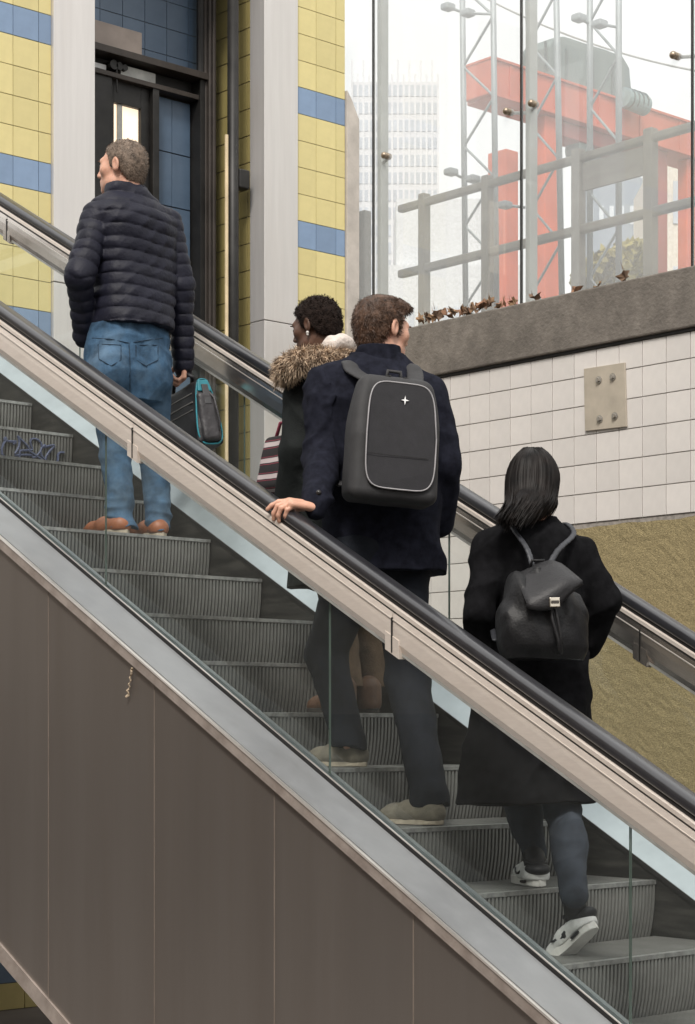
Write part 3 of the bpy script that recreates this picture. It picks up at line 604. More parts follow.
class Sdf:
    def __init__(s, lo, hi, h=.006):
        s.lo = A_(lo); s.h = h; n = np.ceil((A_(hi)-s.lo)/h).astype(int)+1
        s.v = np.full(n, 1., np.float32); s.n = n
        s.ax = [(s.lo[i]+h*np.arange(n[i])).astype(np.float32) for i in range(3)]
    def blk(s, lo, hi):
        a = np.maximum(0, np.floor((A_(lo)-s.lo)/s.h).astype(int)); b = np.minimum(s.n, np.ceil((A_(hi)-s.lo)/s.h).astype(int)+1)
        sl = tuple(slice(i, max(i, j)) for i, j in zip(a, b))
        return sl, s.ax[0][sl[0]][:, None, None], s.ax[1][sl[1]][None, :, None], s.ax[2][sl[2]][None, None, :]
    def op(s, f, lo, hi, k, sub=False):
        m = k+3*s.h; sl, X, Y, Z = s.blk(A_(lo)-m, A_(hi)+m)
        if 0 in s.v[sl].shape: return s
        d = f(X, Y, Z).astype(np.float32); a = s.v[sl]
        if sub:
            if k > 0: h = np.clip(.5-.5*(a+d)/k, 0, 1); s.v[sl] = a*(1-h)-d*h+k*h*(1-h)
            else: s.v[sl] = np.maximum(a, -d)
        elif k > 0: h = np.clip(.5+.5*(d-a)/k, 0, 1); s.v[sl] = d*(1-h)+a*h-k*h*(1-h)
        else: s.v[sl] = np.minimum(a, d)
        return s
    def cone(s, a, b, ra, rb, k=.02, flat=None, sub=False):
        a = A_(a); b = A_(b); ba = b-a; bb = max(1e-9, ba@ba); rm = max(ra, rb)
        def f(X, Y, Z):
            x, y, z = X-a[0], Y-a[1], Z-a[2]; h = np.clip((x*ba[0]+y*ba[1]+z*ba[2])/bb, 0, 1)
            x, y, z = x-h*ba[0], y-h*ba[1], z-h*ba[2]
            if flat is not None:
                n, q = flat; n = A_(n); t = (x*n[0]+y*n[1]+z*n[2])*(q-1); x, y, z = x+n[0]*t, y+n[1]*t, z+n[2]*t
            return np.sqrt(x*x+y*y+z*z)-(ra+(rb-ra)*h)
        return s.op(f, np.minimum(a, b)-rm, np.maximum(a, b)+rm, k, sub)
    def chain(s, pts, rs, k=.02, flat=None):
        for a, b, ra, rb in zip(pts, pts[1:], rs, rs[1:]): s.cone(a, b, ra, rb, k, flat)
        return s
    def ell(s, c, r, Rm=None, k=.02, sub=False):
        c = A_(c); r = A_(r); Rm = np.eye(3) if Rm is None else Rm
        def f(X, Y, Z):
            x, y, z = X-c[0], Y-c[1], Z-c[2]
            q = [(Rm[0, i]*x+Rm[1, i]*y+Rm[2, i]*z) for i in range(3)]
            k0 = np.sqrt((q[0]/r[0])**2+(q[1]/r[1])**2+(q[2]/r[2])**2)+1e-6; k1 = np.sqrt((q[0]/r[0]**2)**2+(q[1]/r[1]**2)**2+(q[2]/r[2]**2)**2)+1e-6
            return k0*(k0-1)/k1
        e = max(r); return s.op(f, c-e, c+e, k, sub)
    def rbox(s, c, hs, rd, Rm=None, k=.0, sub=False):
        c = A_(c); hs = A_(hs); Rm = np.eye(3) if Rm is None else Rm
        def f(X, Y, Z):
            x, y, z = X-c[0], Y-c[1], Z-c[2]
            q = [np.abs(Rm[0, i]*x+Rm[1, i]*y+Rm[2, i]*z)-(hs[i]-rd) for i in range(3)]
            return np.sqrt(sum(np.maximum(t, 0)**2 for t in q))+np.minimum(np.maximum(q[0], np.maximum(q[1], q[2])), 0)-rd
        e = np.linalg.norm(hs); return s.op(f, c-e, c+e, k, sub)
    def loft(s, st, yaw=0., p=2.3, k=.02, top=None, bot=None, sub=False):
        """st: rows (cx, cy, z, rx, ry), stacked ellipses turned by yaw"""
        st = sorted([tuple(q) for q in st], key=lambda q: q[2]); a = A_(st); zz = np.linspace(a[0, 2], a[-1, 2], 160)
        t = np.arange(len(a)); u = np.interp(zz, a[:, 2], t)
        def cub(v):                                    # Catmull-Rom through the stations
            v = np.concatenate([[2*v[0]-v[1]], v, [2*v[-1]-v[-2]]]); i = np.minimum(u.astype(int), len(a)-2); f = u-i
            p0, p1, p2, p3 = v[i], v[i+1], v[i+2], v[i+3]
            return .5*((2*p1)+(-p0+p2)*f+(2*p0-5*p1+4*p2-p3)*f*f+(-p0+3*p1-3*p2+p3)*f**3)
        C = [cub(a[:, i]) for i in (0, 1, 3, 4)]; c, sn = math.cos(yaw), math.sin(yaw)
        z0 = a[0, 2] if bot is None else bot; z1 = a[-1, 2] if top is None else top
        def f(X, Y, Z):
            cx, cy, rx, ry = (np.interp(Z.ravel(), zz, q)[None, None, :] for q in C)
            x, y = X-cx, Y-cy; x, y = x*c+y*sn, -x*sn+y*c
            d = ((np.abs(x/rx)**p+np.abs(y/ry)**p)**(1/p)-1)*np.minimum(rx, ry)
            return np.maximum(d, np.maximum(Z-z1, z0-Z))
        e = max(a[:, 3].max(), a[:, 4].max()); lo = [a[:, 0].min()-e, a[:, 1].min()-e, z0]; hi = [a[:, 0].max()+e, a[:, 1].max()+e, z1]
        return s.op(f, lo, hi, k, sub)
    def displace(s, f, band=.05):
        i = np.nonzero(np.abs(s.v) < band); s.v[i] -= f(s.ax[0][i[0]], s.ax[1][i[1]], s.ax[2][i[2]]).astype(np.float32); return s
    def keep(s, f):
        """intersect with f(x,y,z) <= 0"""
        i = np.nonzero(s.v < .06); s.v[i] = np.maximum(s.v[i], f(s.ax[0][i[0]], s.ax[1][i[1]], s.ax[2][i[2]]).astype(np.float32)); return s
    def mesh(s, name):
        v = s.v.copy(); v[0] = v[-1] = 1; v[:, 0] = v[:, -1] = 1; v[:, :, 0] = v[:, :, -1] = 1
        I = v < 0; n = s.n
        cnt = np.zeros(n-1, np.int8)
        for dx in (0, 1):
            for dy in (0, 1):
                for dz in (0, 1): cnt += I[dx:n[0]-1+dx, dy:n[1]-1+dy, dz:n[2]-1+dz]
        act = (cnt > 0) & (cnt < 8); ci, cj, ck = np.nonzero(act); N = len(ci)
        idx = np.full(n-1, -1, np.int32); idx[ci, cj, ck] = np.arange(N)
        cor = {}
        for dx in (0, 1):
            for dy in (0, 1):
                for dz in (0, 1): cor[dx, dy, dz] = v[ci+dx, cj+dy, ck+dz]
        P = np.zeros((N, 3)); w = np.zeros(N)
        for ax in range(3):
            for o1 in (0, 1):
                for o2 in (0, 1):
                    a = [0, 0, 0]; q = [i for i in range(3) if i != ax]; a[q[0]] = o1; a[q[1]] = o2; b = list(a); b[ax] = 1
                    va, vb = cor[tuple(a)], cor[tuple(b)]; m = (va < 0) != (vb < 0)
                    t = np.where(m, va/np.where(np.abs(va-vb) < 1e-12, 1, va-vb), 0)
                    p = np.tile(A_(a), (N, 1)); p[:, ax] = t; P += p*m[:, None]; w += m
        P = P/np.maximum(w, 1)[:, None]+np.stack([ci, cj, ck], 1); P = s.lo+P*s.h
        Q = []
        for ax in range(3):
            q = [i for i in range(3) if i != ax]; sa = [slice(None)]*3; sb = [slice(None)]*3; sa[ax] = slice(0, n[ax]-1); sb[ax] = slice(1, n[ax])
            ch = I[tuple(sa)] != I[tuple(sb)]; e = list(np.nonzero(ch))
            ok = (e[q[0]] > 0) & (e[q[1]] > 0) & (e[q[0]] < n[q[0]]-1) & (e[q[1]] < n[q[1]]-1); e = [t[ok] for t in e]
            ins = I[tuple(e)]
            def cell(a, b): t = list(e); t[q[0]] = t[q[0]]-a; t[q[1]] = t[q[1]]-b; return idx[tuple(t)]
            f = np.stack([cell(1, 1), cell(0, 1), cell(0, 0), cell(1, 0)], 1)
            fl = ins if ax != 1 else ~ins
            f[~fl] = f[~fl][:, ::-1]; Q.append(f)
        Q = np.concatenate(Q); Q = Q[(Q >= 0).all(1)]
        me = bpy.data.meshes.new(name); me.vertices.add(N); me.vertices.foreach_set('co', P.astype(np.float32).ravel())
        me.loops.add(len(Q)*4); me.loops.foreach_set('vertex_index', Q.astype(np.int32).ravel())
        me.polygons.add(len(Q)); me.polygons.foreach_set('loop_start', np.arange(0, len(Q)*4, 4, dtype=np.int32))
        me.polygons.foreach_set('use_smooth', np.ones(len(Q), bool)); me.update(calc_edges=True); s.P = P; s.Q = Q
        return me
    def obj(s, name, m, parent): return link(name, s.mesh(name), m, parent)
def strands(sd, n, length, width, comb, name, m, parent, jit=.4, lift=.6, keep=None, seed=1, droop=0.):
    """short tapered hairs growing from the surface of a finished Sdf mesh"""
    rn = np.random.RandomState(seed); P, Q = sd.P, sd.Q; c = P[Q].mean(1); nr = np.cross(P[Q[:, 1]]-P[Q[:, 0]], P[Q[:, 2]]-P[Q[:, 0]]); nr /= np.linalg.norm(nr, axis=1)[:, None]+1e-12
    if keep is not None: ok = keep(c); c, nr = c[ok], nr[ok]
    i = rn.randint(0, len(c), n); p = c[i]+rn.randn(n, 3)*.002; q = nr[i]
    cb = comb(p) if callable(comb) else np.tile(A_(comb), (n, 1))
    d = q*lift+cb+rn.randn(n, 3)*jit; d /= np.linalg.norm(d, axis=1)[:, None]; L = length*(.6+.8*rn.rand(n, 1))
    sdv = np.cross(d, rn.randn(n, 3)); sdv /= np.linalg.norm(sdv, axis=1)[:, None]; w = width*(.6+.8*rn.rand(n, 1))
    mid = p+d*L*.5; tip = p+d*L+A_((0, 0, -droop))*L+rn.randn(n, 3)*.15*length
    V = np.stack([p-sdv*w*.5, p+sdv*w*.5, mid+sdv*w*.4, mid-sdv*w*.4, tip], 1).reshape(-1, 3); b = np.arange(n)*5
    F = [(int(k), int(k+1), int(k+2), int(k+3)) for k in b]+[(int(k+3), int(k+2), int(k+4)) for k in b]
    me = bpy.data.meshes.new(name); me.from_pydata(V.tolist(), [], F); me.polygons.foreach_set('use_smooth', [True]*len(F))
    return link(name, me, m, parent)
def proj(P):
    x = P[0]*cT-P[1]*sT; y = P[0]*sT+P[1]*cT; return CX+FPX*x/y, YH-FPX*(P[2]-EYE)/y, y
def J(px, py, Y): return np.array(atY(px, py, Y))
def torso(rows, Y0, yaw, ratio):
    """silhouette rows (left px, right px, row) on a body axis at Y0 -> stacked ellipses"""
    st = []
    for row in rows:
        l, r, py = row[:3]; Yc = Y0+(row[3] if len(row) > 3 else 0); rt = row[4] if len(row) > 4 else ratio
        c = atY((l+r)/2, py, Yc); d = c.x*sT+c.y*cT; v = math.atan2(c.x, c.y)      # view heading
        be = (math.pi/2-yaw)-v                                                       # body x axis heading minus view heading
        rx = (r-l)/2*d/FPX/math.sqrt(math.sin(be)**2+(rt*math.cos(be))**2); st.append((c.x, c.y, c.z, rx, rx*rt))
    return st
# ------------------------------------------------------------------ anatomy
def add_head(S, C, Rm, s=1., neck=None, ears=True):
    H = lambda *p: A_(C)+Rm @ (A_(p)*s); e = lambda c, r, k=.015, sub=False: S.ell(H(*c), A_(r)*s, Rm, k*s, sub)
    cn = lambda a, b, ra, rb, k=.012, sub=False: S.cone(H(*a), H(*b), ra*s, rb*s, k*s, None, sub)
    e((0, -.012, .030), (.074, .096, .084)); e((0, .034, -.030), (.060, .060, .086), .03); e((0, .048, -.078), (.044, .044, .034), .025)
    cn((-.040, .020, -.075), (.040, .020, -.075), .028, .028, .03); e((0, .078, -.098), (.020, .018, .016), .02)
    cn((-.038, .076, .022), (.038, .076, .022), .014, .014, .02); e((-.044, .058, -.018), (.026, .026, .026), .02); e((.044, .058, -.018), (.026, .026, .026), .02)
    for q in (-1, 1): e((q*.032, .098, .004), (.019, .016, .013), .012, True); e((q*.032, .080, .003), (.0135, .0125, .0125), .003)
    cn((0, .094, .012), (0, .114, -.028), .007, .0090, .014); cn((-.010, .102, -.034), (.010, .102, -.034), .0075, .0075, .010)
    cn((-.018, .090, -.058), (.018, .090, -.058), .0075, .0075, .008); cn((-.015, .088, -.070), (.015, .088, -.070), .0085, .0085, .008)
    if ears:
        for q in (-1, 1):
            R2 = Rm @ rotz(q*.35) @ rotx(-.15); S.ell(H(q*.080, -.008, -.004), A_((.010, .020, .033))*s, R2, .006*s); S.ell(H(q*.090, -.006, -.002), A_((.008, .010, .020))*s, R2, .006*s, True)
    if neck is not None: S.cone(H(0, -.022, -.06), neck, .056*s, .064*s, .03)
def hair_cap(C, Rm, s, off, line, h=.0045, extra=None, noise=.004, nf=90, k=.02, seed=3, rr=(.074, .096, .084)):
    """cap over the cranium, cut along line(y) in head coordinates"""
    S = Sdf(A_(C)-.2*s, A_(C)+.2*s, h); H = lambda *p: A_(C)+Rm @ (A_(p)*s)
    S.ell(H(0, -.012, .030), (A_(rr)+off)*s, Rm, 0)
    S.ell(H(0, -.040, -.020), A_((.064, .062, .075))*s+off*.6, Rm, .03)
    if extra: extra(S, H)
    S.displace(lambda x, y, z: noise*wav(x, y, z, nf, 6, seed)+noise*.7*wav(x, y, z, nf*2.2, 6, seed+1))
    def f(x, y, z):
        q = [Rm[0, i]*(x-C[0])+Rm[1, i]*(y-C[1])+Rm[2, i]*(z-C[2]) for i in range(3)]
        zl = np.interp(q[1]/s, [a for a, b in line], [b for a, b in line])*s
        return (zl-q[2]+.006*wav(x, y, z, 120, 4, seed+5))*.7
    S.keep(f); return S
def add_hand(S, Wp, fwd, up, side, s=1., curl=(.5, .5, .5, .5), spread=.0, thumb=(.5, .3), k=.008):
    """hand from the wrist: fwd along the palm, up = back of the hand, side = +1 when the thumb lies on the right of fwd seen from the back"""
    f = A_(fwd)/np.linalg.norm(fwd); u = A_(up)-f*(A_(up)@f); u /= np.linalg.norm(u); r = np.cross(f, u)*side     # r points to the thumb side
    P = lambda a, b, c: A_(Wp)+(f*a+r*b+u*c)*s
    S.cone(P(0, 0, 0), P(.02, 0, 0), .026*s, .027*s, .02, (u, 1.35)); 
    for b in (-.028, -.010, .010, .028): S.cone(P(.012, b*.7, 0), P(.092, b, .002), .017*s, .0135*s, .012, (u, 1.15))
    base = [(.090, .030, .002), (.096, .010, .004), (.092, -.010, .003), (.084, -.028, .0)]; L = [(.040, .026, .020), (.044, .029, .021), (.041, .027, .020), (.032, .021, .018)]
    for i, (b, l) in enumerate(zip(base, L)):
        p = P(*b); c = curl[i]; ang = 0; lat = spread*(1.5-i)/1.5; R_ = (.0098, .0092, .0085, .0072) if i < 3 else (.0085, .0080, .0074, .0064)
        for j, ll in enumerate(l):
            ang += c*(.8, 1.1, .7)[j]; d = f*math.cos(ang)+r*lat*math.cos(ang)-u*math.sin(ang); d /= np.linalg.norm(d); q = p+d*ll*s
            S.cone(p, q, R_[j]*s, R_[j+1]*s, .005); p = q
    p = P(.022, .022, -.006); d = f*.75+r*thumb[0]*1.4-u*thumb[1]; d /= np.linalg.norm(d); q = p+d*.046*s; S.cone(p, q, .0165*s, .0118*s, .012)
    d2 = d*.8+f*.5-u*thumb[1]*.6; d2 /= np.linalg.norm(d2); q2 = q+d2*.032*s; S.cone(q, q2, .0112*s, .0100*s, .004); S.cone(q2, q2+d2*.022*s, .0100*s, .0078*s, .004)
def frame(yaw, pitch=0., roll=0.): return rotz(yaw) @ rotx(pitch) @ roty(roll)
def shoe(parent, heel, yaw, mu, ms, L=.30, w=.050, hgt=.10, pitch=0., solet=.022, solew=1.08, h=.0045, shaft=.042, cut=None, name='shoe', toe=.034, flare=0):
    """heel: centre of the heel on the ground; returns upper object and a local->world map"""
    Rm = rotz(yaw) @ rotx(pitch); H = lambda *p: A_(heel)+Rm @ A_(p); lo = A_(heel)-.42; hi = A_(heel)+.42
    S = Sdf(np.minimum(H(0, 0, 0), H(0, L, 0))-.14, np.maximum(H(0, 0, 0), H(0, L, 0))+.14+A_((0, 0, hgt)), h); sq = (Rm[:, 2], 1.12)
    S.cone(H(0, .047, .045), H(0, .055, max(.05, hgt-shaft)), .043, shaft, .02); S.cone(H(0, .048, .040), H(0, L*.5, .042), .043, w*.90, .03, sq)
    S.cone(H(0, L*.5, .040), H(.004, L*.76, .034), w*.9, w*.92, .03, sq); S.cone(H(.004, L*.76, .032), H(.006, L-.040, .028), w*.92, w*.78, .03, (Rm[:, 2], w/toe*.85))
    S.cone(H(0, .06, hgt*.55), H(0, L*.52, .055), shaft*.95, .032, .03)
    S.keep(lambda x, y, z: solet*.8-(Rm[0, 2]*(x-heel[0])+Rm[1, 2]*(y-heel[1])+Rm[2, 2]*(z-heel[2])))
    up = S.obj(name, mu, parent)
    mb = MB(); n = 28; ol = []
    for i in range(n):
        t = 2*math.pi*i/n; yy = L/2-.5*L*math.cos(t); u = yy/L
        ww = w*solew*np.interp(u, [0, .06, .2, .45, .72, .9, 1], [0, .62, .80, .78, 1.0, .78, 0]); ol.append(H(math.copysign(1, math.sin(t) if abs(math.sin(t)) > 1e-9 else 1)*ww*(1 if 0 < i < n and i != n//2 else 0), yy, 0))
    mb.prism([tuple(p) for p in ol], tuple(Rm[:, 2]*solet), .004); so_ = mb.obj('sole', ms, up)
    return up, H, S
M_skinA = mat('skin_fair', (.56, .31, .22), .5, 0, var=.10, scale=25, bump=.06, bscale=260, spec=.4)
M_skinB = mat('skin_dark', (.10, .050, .032), .48, 0, var=.12, scale=25, bump=.06, bscale=260, spec=.4)
for m in (M_skinA, M_skinB):
    b = m.node_tree.nodes['Principled BSDF']; b.inputs['Subsurface Weight'].default_value = .12; b.inputs['Subsurface Radius'].default_value = (.012, .005, .003)
def body(parent, Jn, skin, hd, hs=1.0, hands=(), lo=None, hi=None, h=.005):
    """one continuous figure under the clothes; Jn: joints, hd: (head centre, rotation)"""
    pts = np.array([v for v in Jn.values()]+[hd[0]]); S = Sdf(pts.min(0)-.22, pts.max(0)+.22, h)
    sh = (Jn['ls']+Jn['rs'])/2; hp = (Jn['lh']+Jn['rh'])/2; dn = A_((0, 0, .1))
    nk = sh+A_((0, -.02, .045)); S.chain([hp, hp*.5+sh*.5, sh-A_((0, 0, .08))], [.105, .10, .12], .05)
    S.cone(Jn['ls'], Jn['rs'], .05, .05, .05); S.cone(sh, nk, .075, .06, .04)
    for q in 'lr':
        S.chain([Jn[q+'s'], Jn[q+'e'], Jn[q+'w']], [.046, .036, .026], .02); S.chain([Jn[q+'h'], Jn[q+'k'], Jn[q+'a']], [.075, .052, .030], .04)
        S.cone(hp, Jn[q+'h'], .09, .075, .05); a = Jn[q+'a']; S.cone(a, a+A_((0, .005, -.02)), .026, .014, .01)
    add_head(S, hd[0], hd[1], hs, nk)
    done = set()
    for q, kw in hands: add_hand(S, Jn[q+'w'], s=hs*.98, **kw); done.add(q)
    for q in 'lr':
        if q not in done: d = Jn[q+'w']-Jn[q+'e']; add_hand(S, Jn[q+'w']-.04*d/np.linalg.norm(d), d, A_((-1 if q == 'l' else 1, 0, .2)), 1 if q == 'l' else -1, s=hs*.72, curl=(1.1,)*4)
    return S.obj('body', skin, parent)
# ------------------------------------------------------------------ people
M_denim = mat('blue_denim', (.042, .088, .150), .85, 0, var=.35, scale=12, bump=.3, bscale=260, dirt=.7, dirtcol=(.13, .195, .265), dscale=5, spec=.2)
M_puff = mat('navy_nylon', (.010, .0105, .020), .58, 0, var=.15, scale=10, bump=.3, bscale=60, spec=.25)
M_navy = mat('navy_wool', (.0125, .0135, .021), .95, 0, var=.25, scale=30, bump=.15, bscale=260, spec=.08)
M_blk = mat('black_wool', (.0075, .0075, .0085), .95, 0, var=.25, scale=30, bump=.12, bscale=260, spec=.06)
M_dkgreen = mat('black_green_parka', (.008, .010, .010), .8, 0, var=.2, scale=14, bump=.25, bscale=160, spec=.2)
M_dkden = mat('dark_indigo_denim', (.009, .011, .016), .85, 0, var=.2, scale=16, bump=.25, bscale=280, spec=.2)
M_grden = mat('charcoal_denim', (.030, .036, .048), .85, 0, var=.2, scale=16, bump=.25, bscale=280, spec=.2, dirt=.4, dirtcol=(.05, .058, .072), dscale=5)
M_cord = mat('brown_corduroy', (.115, .075, .045), .9, 0, var=.25, scale=14, bump=.3, bscale=150, dirt=.4, dirtcol=(.20, .14, .09), dscale=6)
M_tanl = mat('tan_leather', (.25, .085, .035), .5, 0, var=.2, scale=12, bump=.15, bscale=90)
M_suede = mat('taupe_suede', (.17, .15, .115), .95, 0, var=.15, scale=18, bump=.2, bscale=200)
M_brl = mat('brown_boot_leather', (.12, .062, .035), .55, 0, var=.25, scale=10, bump=.2, bscale=80)
M_sole = mat('pale_sole', (.42, .36, .28), .8, var=.15, scale=20)
M_solew = mat('white_sole', (.66, .65, .62), .6, var=.1, scale=14, dirt=.3, dirtcol=(.3, .29, .27), dscale=12)
M_soled = mat('dark_sole', (.03, .026, .022), .8)
M_hairA = mat('sandy_hair', (.15, .112, .085), .55, 0, var=.35, scale=40, bump=.4, bscale=150, spec=.3)
M_hairB = mat('brown_hair', (.075, .040, .024), .5, 0, var=.4, scale=35, bump=.4, bscale=150, spec=.35)
M_hairC = mat('black_brown_curls', (.016, .010, .008), .8, 0, var=.35, scale=60, bump=.8, bscale=190, spec=.15)
M_hairD = mat('black_hair', (.0055, .004, .0038), .5, 0, var=.4, scale=30, stretch=(6, 6, .3), bump=.12, bscale=120, spec=.16)
M_fur = mat('fur', (.30, .21, .14), .8, 0, var=.45, scale=26)
M_scarf = mat('cream_fleece', (.62, .55, .50), .95, 0, var=.1, scale=20, bump=.8, bscale=60)
M_eye = mat('eye_dark', (.02, .015, .012), .15)
def folds(amp, f, seed, st=(1, 1, 1)):
    def g(x, y, z): w = wav(x, y, z, f, 5, seed, st); v = wav(x, y, z, f*2.1, 5, seed+9, st); return amp*(.7*(1-2*np.abs(w))+.5*v)
    return g
def eyes(parent, C, Rm, s):
    for q in (-1, 1):
        p = A_(C)+Rm @ (A_((q*.032, .0895, .003))*s); MB().ball(tuple(p), .0075*s, 10).obj('iris', M_eye, parent, True)
        a = [A_(C)+Rm @ (A_((q*x, .093+.003*math.sin(t*3.1), .021+.004*math.sin(t*3.1)))*s) for t, x in [(i/5, .016+.034*i/5) for i in range(6)]]
        MB().tube([tuple(t) for t in a], .0028*s, 6).obj('eyebrow', M_hairB, parent)
def param(P, a, b):
    d = b-a; L = np.linalg.norm(d); return ((P[0]-a[0])*d[0]+(P[1]-a[1])*d[1]+(P[2]-a[2])*d[2])/L, L
# ---- man in the quilted jacket
def man_quilted():
    Y = 7.85; Z = zn(9.295-1.6); yaw = R(4)
    t = empty('person', (5.64, Y, Z), 'man in a navy quilted jacket and blue jeans standing highest on the escalator', 'person', 'people riding up the escalator')
    Jn = dict(ls=J(97, 218, Y+.02), le=J(80, 275, Y-.02), lw=J(84, 330, Y+.10), rs=J(167, 224, Y-.02), re=J(180, 285, Y-.05), rw=J(183, 357, Y+.0),
              lh=J(110, 372, Y), lk=J(116, 455, Y+.02), la=J(121, 521, Y-.03), rh=J(149, 372, Y), rk=J(155, 455, Y+.02), ra=J(158, 522, Y-.03))
    C = J(122.5, 168, Y+.03); Rm = frame(R(27), R(2)); s = 1.12
    hb = J(186, 371, Y)
    b = body(t, Jn, M_skinA, (C, Rm), s, [('r', dict(fwd=(.06, .06, -1), up=(.85, -.5, 0), side=-1, curl=(1.05, 1.05, 1.0, 1.0), thumb=(.35, .8)))])
    eyes(b, C, Rm, s)
    S = hair_cap(C, Rm, s, .007, [(-.14, -.085), (-.06, -.070), (-.03, -.035), (-.018, .012), (.0, .018), (.014, -.012), (.026, -.012), (.034, .030), (.050, .062), (.068, .082), (.078, .094), (.13, .10)], noise=.0012, nf=150)
    hr = S.obj('hair', M_hairA, t); comb = lambda p: np.tile(Rm @ A_((0, -.15, -.55)), (len(p), 1))
    strands(S, 7500, .007, .0018, comb, 'hair_strands', M_hairA, hr, .35, .5, seed=2)
    # jacket
    rows = [(108, 146, 186), (104, 150, 197), (96, 162, 207), (91, 173, 220), (92, 176, 240), (94, 175, 268, 0, .68), (92, 173, 300, 0, .78), (88, 171, 329, 0, .92)]
    S = Sdf((Jn['le'][0]-.25, Y-.35, J(0, 345, Y)[2]-.2), (Jn['re'][0]+.25, Y+.35, J(128, 180, Y)[2]+.06), .005)
    st = torso(rows, Y, yaw, .66); zt, zb_ = st[0][2], st[-1][2]
    S.loft(st, yaw, 2.4, .0)
    nb = (Jn['ls']+Jn['rs'])/2+A_((0, -.02, .09))
    for q in 'lr': S.cone(nb, Jn[q+'s'], .060, .062, .05)
    c0 = A_(st[0][:3]); S.loft([(c0[0], c0[1], zt-.02, st[0][3]*.86, st[0][4]*.92), (c0[0], c0[1], zt+.04, st[0][3]*.8, st[0][4]*.86)], yaw, 2, 0, sub=True)
    seam = lambda u: .0085*(np.abs(np.sin(np.pi*u))**.42)-.006
    S.displace(lambda x, y, z: seam((z+.009*np.sin(x*11+1)+.011*wav(x, y, z, 9, 3, 5)+.05*(x-5.62)**2-zb_)/.0575)+.0035*wav(x, y, z, 55, 5, 8)+.004*wav(x, y, z, 26, 4, 21)+.003*(1-2*np.abs(wav(x, y, z, 40, 4, 29))))
    for q in 'lr':
        T = Sdf(S.lo, S.lo+(S.n-1)*S.h-1e-9, S.h); T.v = np.full(S.n, 1., np.float32); T.n = S.n; T.ax = S.ax
        T.chain([Jn[q+'s'], Jn[q+'e'], Jn[q+'w']+.14*(Jn[q+'w']-Jn[q+'e'])], [.074, .066, .050], .02)
        L1 = np.linalg.norm(Jn[q+'e']-Jn[q+'s'])
        def rings(x, y, z):
            w1 = param((x, y, z), Jn[q+'s'], Jn[q+'e'])[0]; w2 = param((x, y, z), Jn[q+'e'], Jn[q+'w'])[0]; f_ = np.clip((Jn[q+'e'][2]+.05-z)/.1, 0, 1)
            return seam((w1*(1-f_)+(L1+w2)*f_+.006*wav(x, y, z, 14, 3, 6))/.0555)+.0045*wav(x, y, z, 42, 5, 9)+.005*(1-2*np.abs(wav(x, y, z, 30, 4, 17)))
        T.displace(rings); d = T.v; a_ = S.v; h_ = np.clip(.5+.5*(d-a_)/.008, 0, 1); S.v = d*(1-h_)+a_*h_-.008*h_*(1-h_)
    jk = S.obj('quilted_jacket', M_puff, t)
    # jeans
    S = Sdf((J(80, 400, Y)[0]-.05, Y-.32, Z), (J(176, 400, Y)[0]+.08, Y+.32, J(128, 315, Y)[2]), .0055)
    S.loft(torso([(95, 163, 316), (90, 167, 338), (87, 169, 362), (89, 168, 384), (96, 162, 402)], Y, yaw, .74), yaw, 2.3, 0)
    S.chain([Jn['lh'], Jn['lk'], Jn['la'], Jn['la']-A_((0, .025, .05))], [.106, .074, .064, .062], .02); S.chain([Jn['rh'], Jn['rk'], Jn['ra'], Jn['ra']-A_((0, .025, .05))], [.104, .072, .060, .058], .02); S.keep(lambda x, y, z: Z+.052+.006*np.sin(x*60)-z)
    S.ell(J(108, 372, Y-.07), (.095, .09, .11), None, .05); S.ell(J(149, 373, Y-.07), (.095, .09, .11), None, .05)
    mid = J(129.5, 376, Y-.1)
    S.cone(mid+A_((0, -.13, .10)), mid+A_((0, -.10, -.12)), .006, .008, .03, None, True)
    def jf(x, y, z):
        low = np.clip((Jn['la'][2]+.20-z)/.16, 0, 1); kn = np.exp(-((z-Jn['lk'][2])/.10)**2); up = np.clip((z-Jn['lk'][2])/.3, 0, 1)
        return (.0020*low+.0012*kn)*(1-2*np.abs(np.sin(np.pi*(z+.035*wav(x, y, z, 11, 4, 33)+.02*np.sin(9*x+7*y))/.052)))*(1.1+wav(x, y, z, 20, 3, 35))+(.003+.007*low+.005*kn+.005*up)*(1-2*np.abs(wav(x, y, z, 30, 4, 31, (.7, .7, 1.1))))+.0015*wav(x, y, z, 90, 4, 3)
    S.displace(jf); jn = S.obj('jeans', M_denim, t)
    stc = mat('denim_stitch', (.012, .03, .055), .8)
    def onj(px, py):                                   # first point of the jeans along the viewing ray
        r = np.array(ray(px, py)); t0 = 9.2
        for _ in range(160):
            p = r*t0+A_((0, 0, EYE)); i = np.round((p-S.lo)/S.h).astype(int)
            if (i >= 0).all() and (i < S.n).all() and S.v[tuple(i)] < .001: return p-r*.002
            t0 += .005
        return None
    for pl in ([(98, 344), (99, 359), (111, 366), (121, 360), (121, 345), (98, 344)], [(136, 345), (136, 360), (146, 366), (158, 360), (158, 345), (136, 345)], [(92, 338), (110, 339), (129, 343), (148, 340), (166, 338)], [(129, 343), (130, 360), (130, 378), (130, 396)]):
        P = []
        for (x0, y0), (x1, y1) in zip(pl, pl[1:]):
            for k in range(6):
                p = onj(x0+(x1-x0)*k/6, y0+(y1-y0)*k/6)
                if p is not None: P.append(tuple(p))
        if len(P) > 3: MB().tube(P, .0022, 5).obj('seam', stc, jn)
    # shoes: ankle boots in tan leather
    for q, px in (('l', 123.5), ('r', 159.5)):
        hl = J(px+4, 536, Y-.11); hl[2] = Z+.0125
        u, H, _ = shoe(t, hl, R(6 if q == 'l' else -6), M_tanl, M_sole, .315, .050, .085, solet=.022, shaft=.036)
    return Jn, C
MQ, _ = man_quilted()
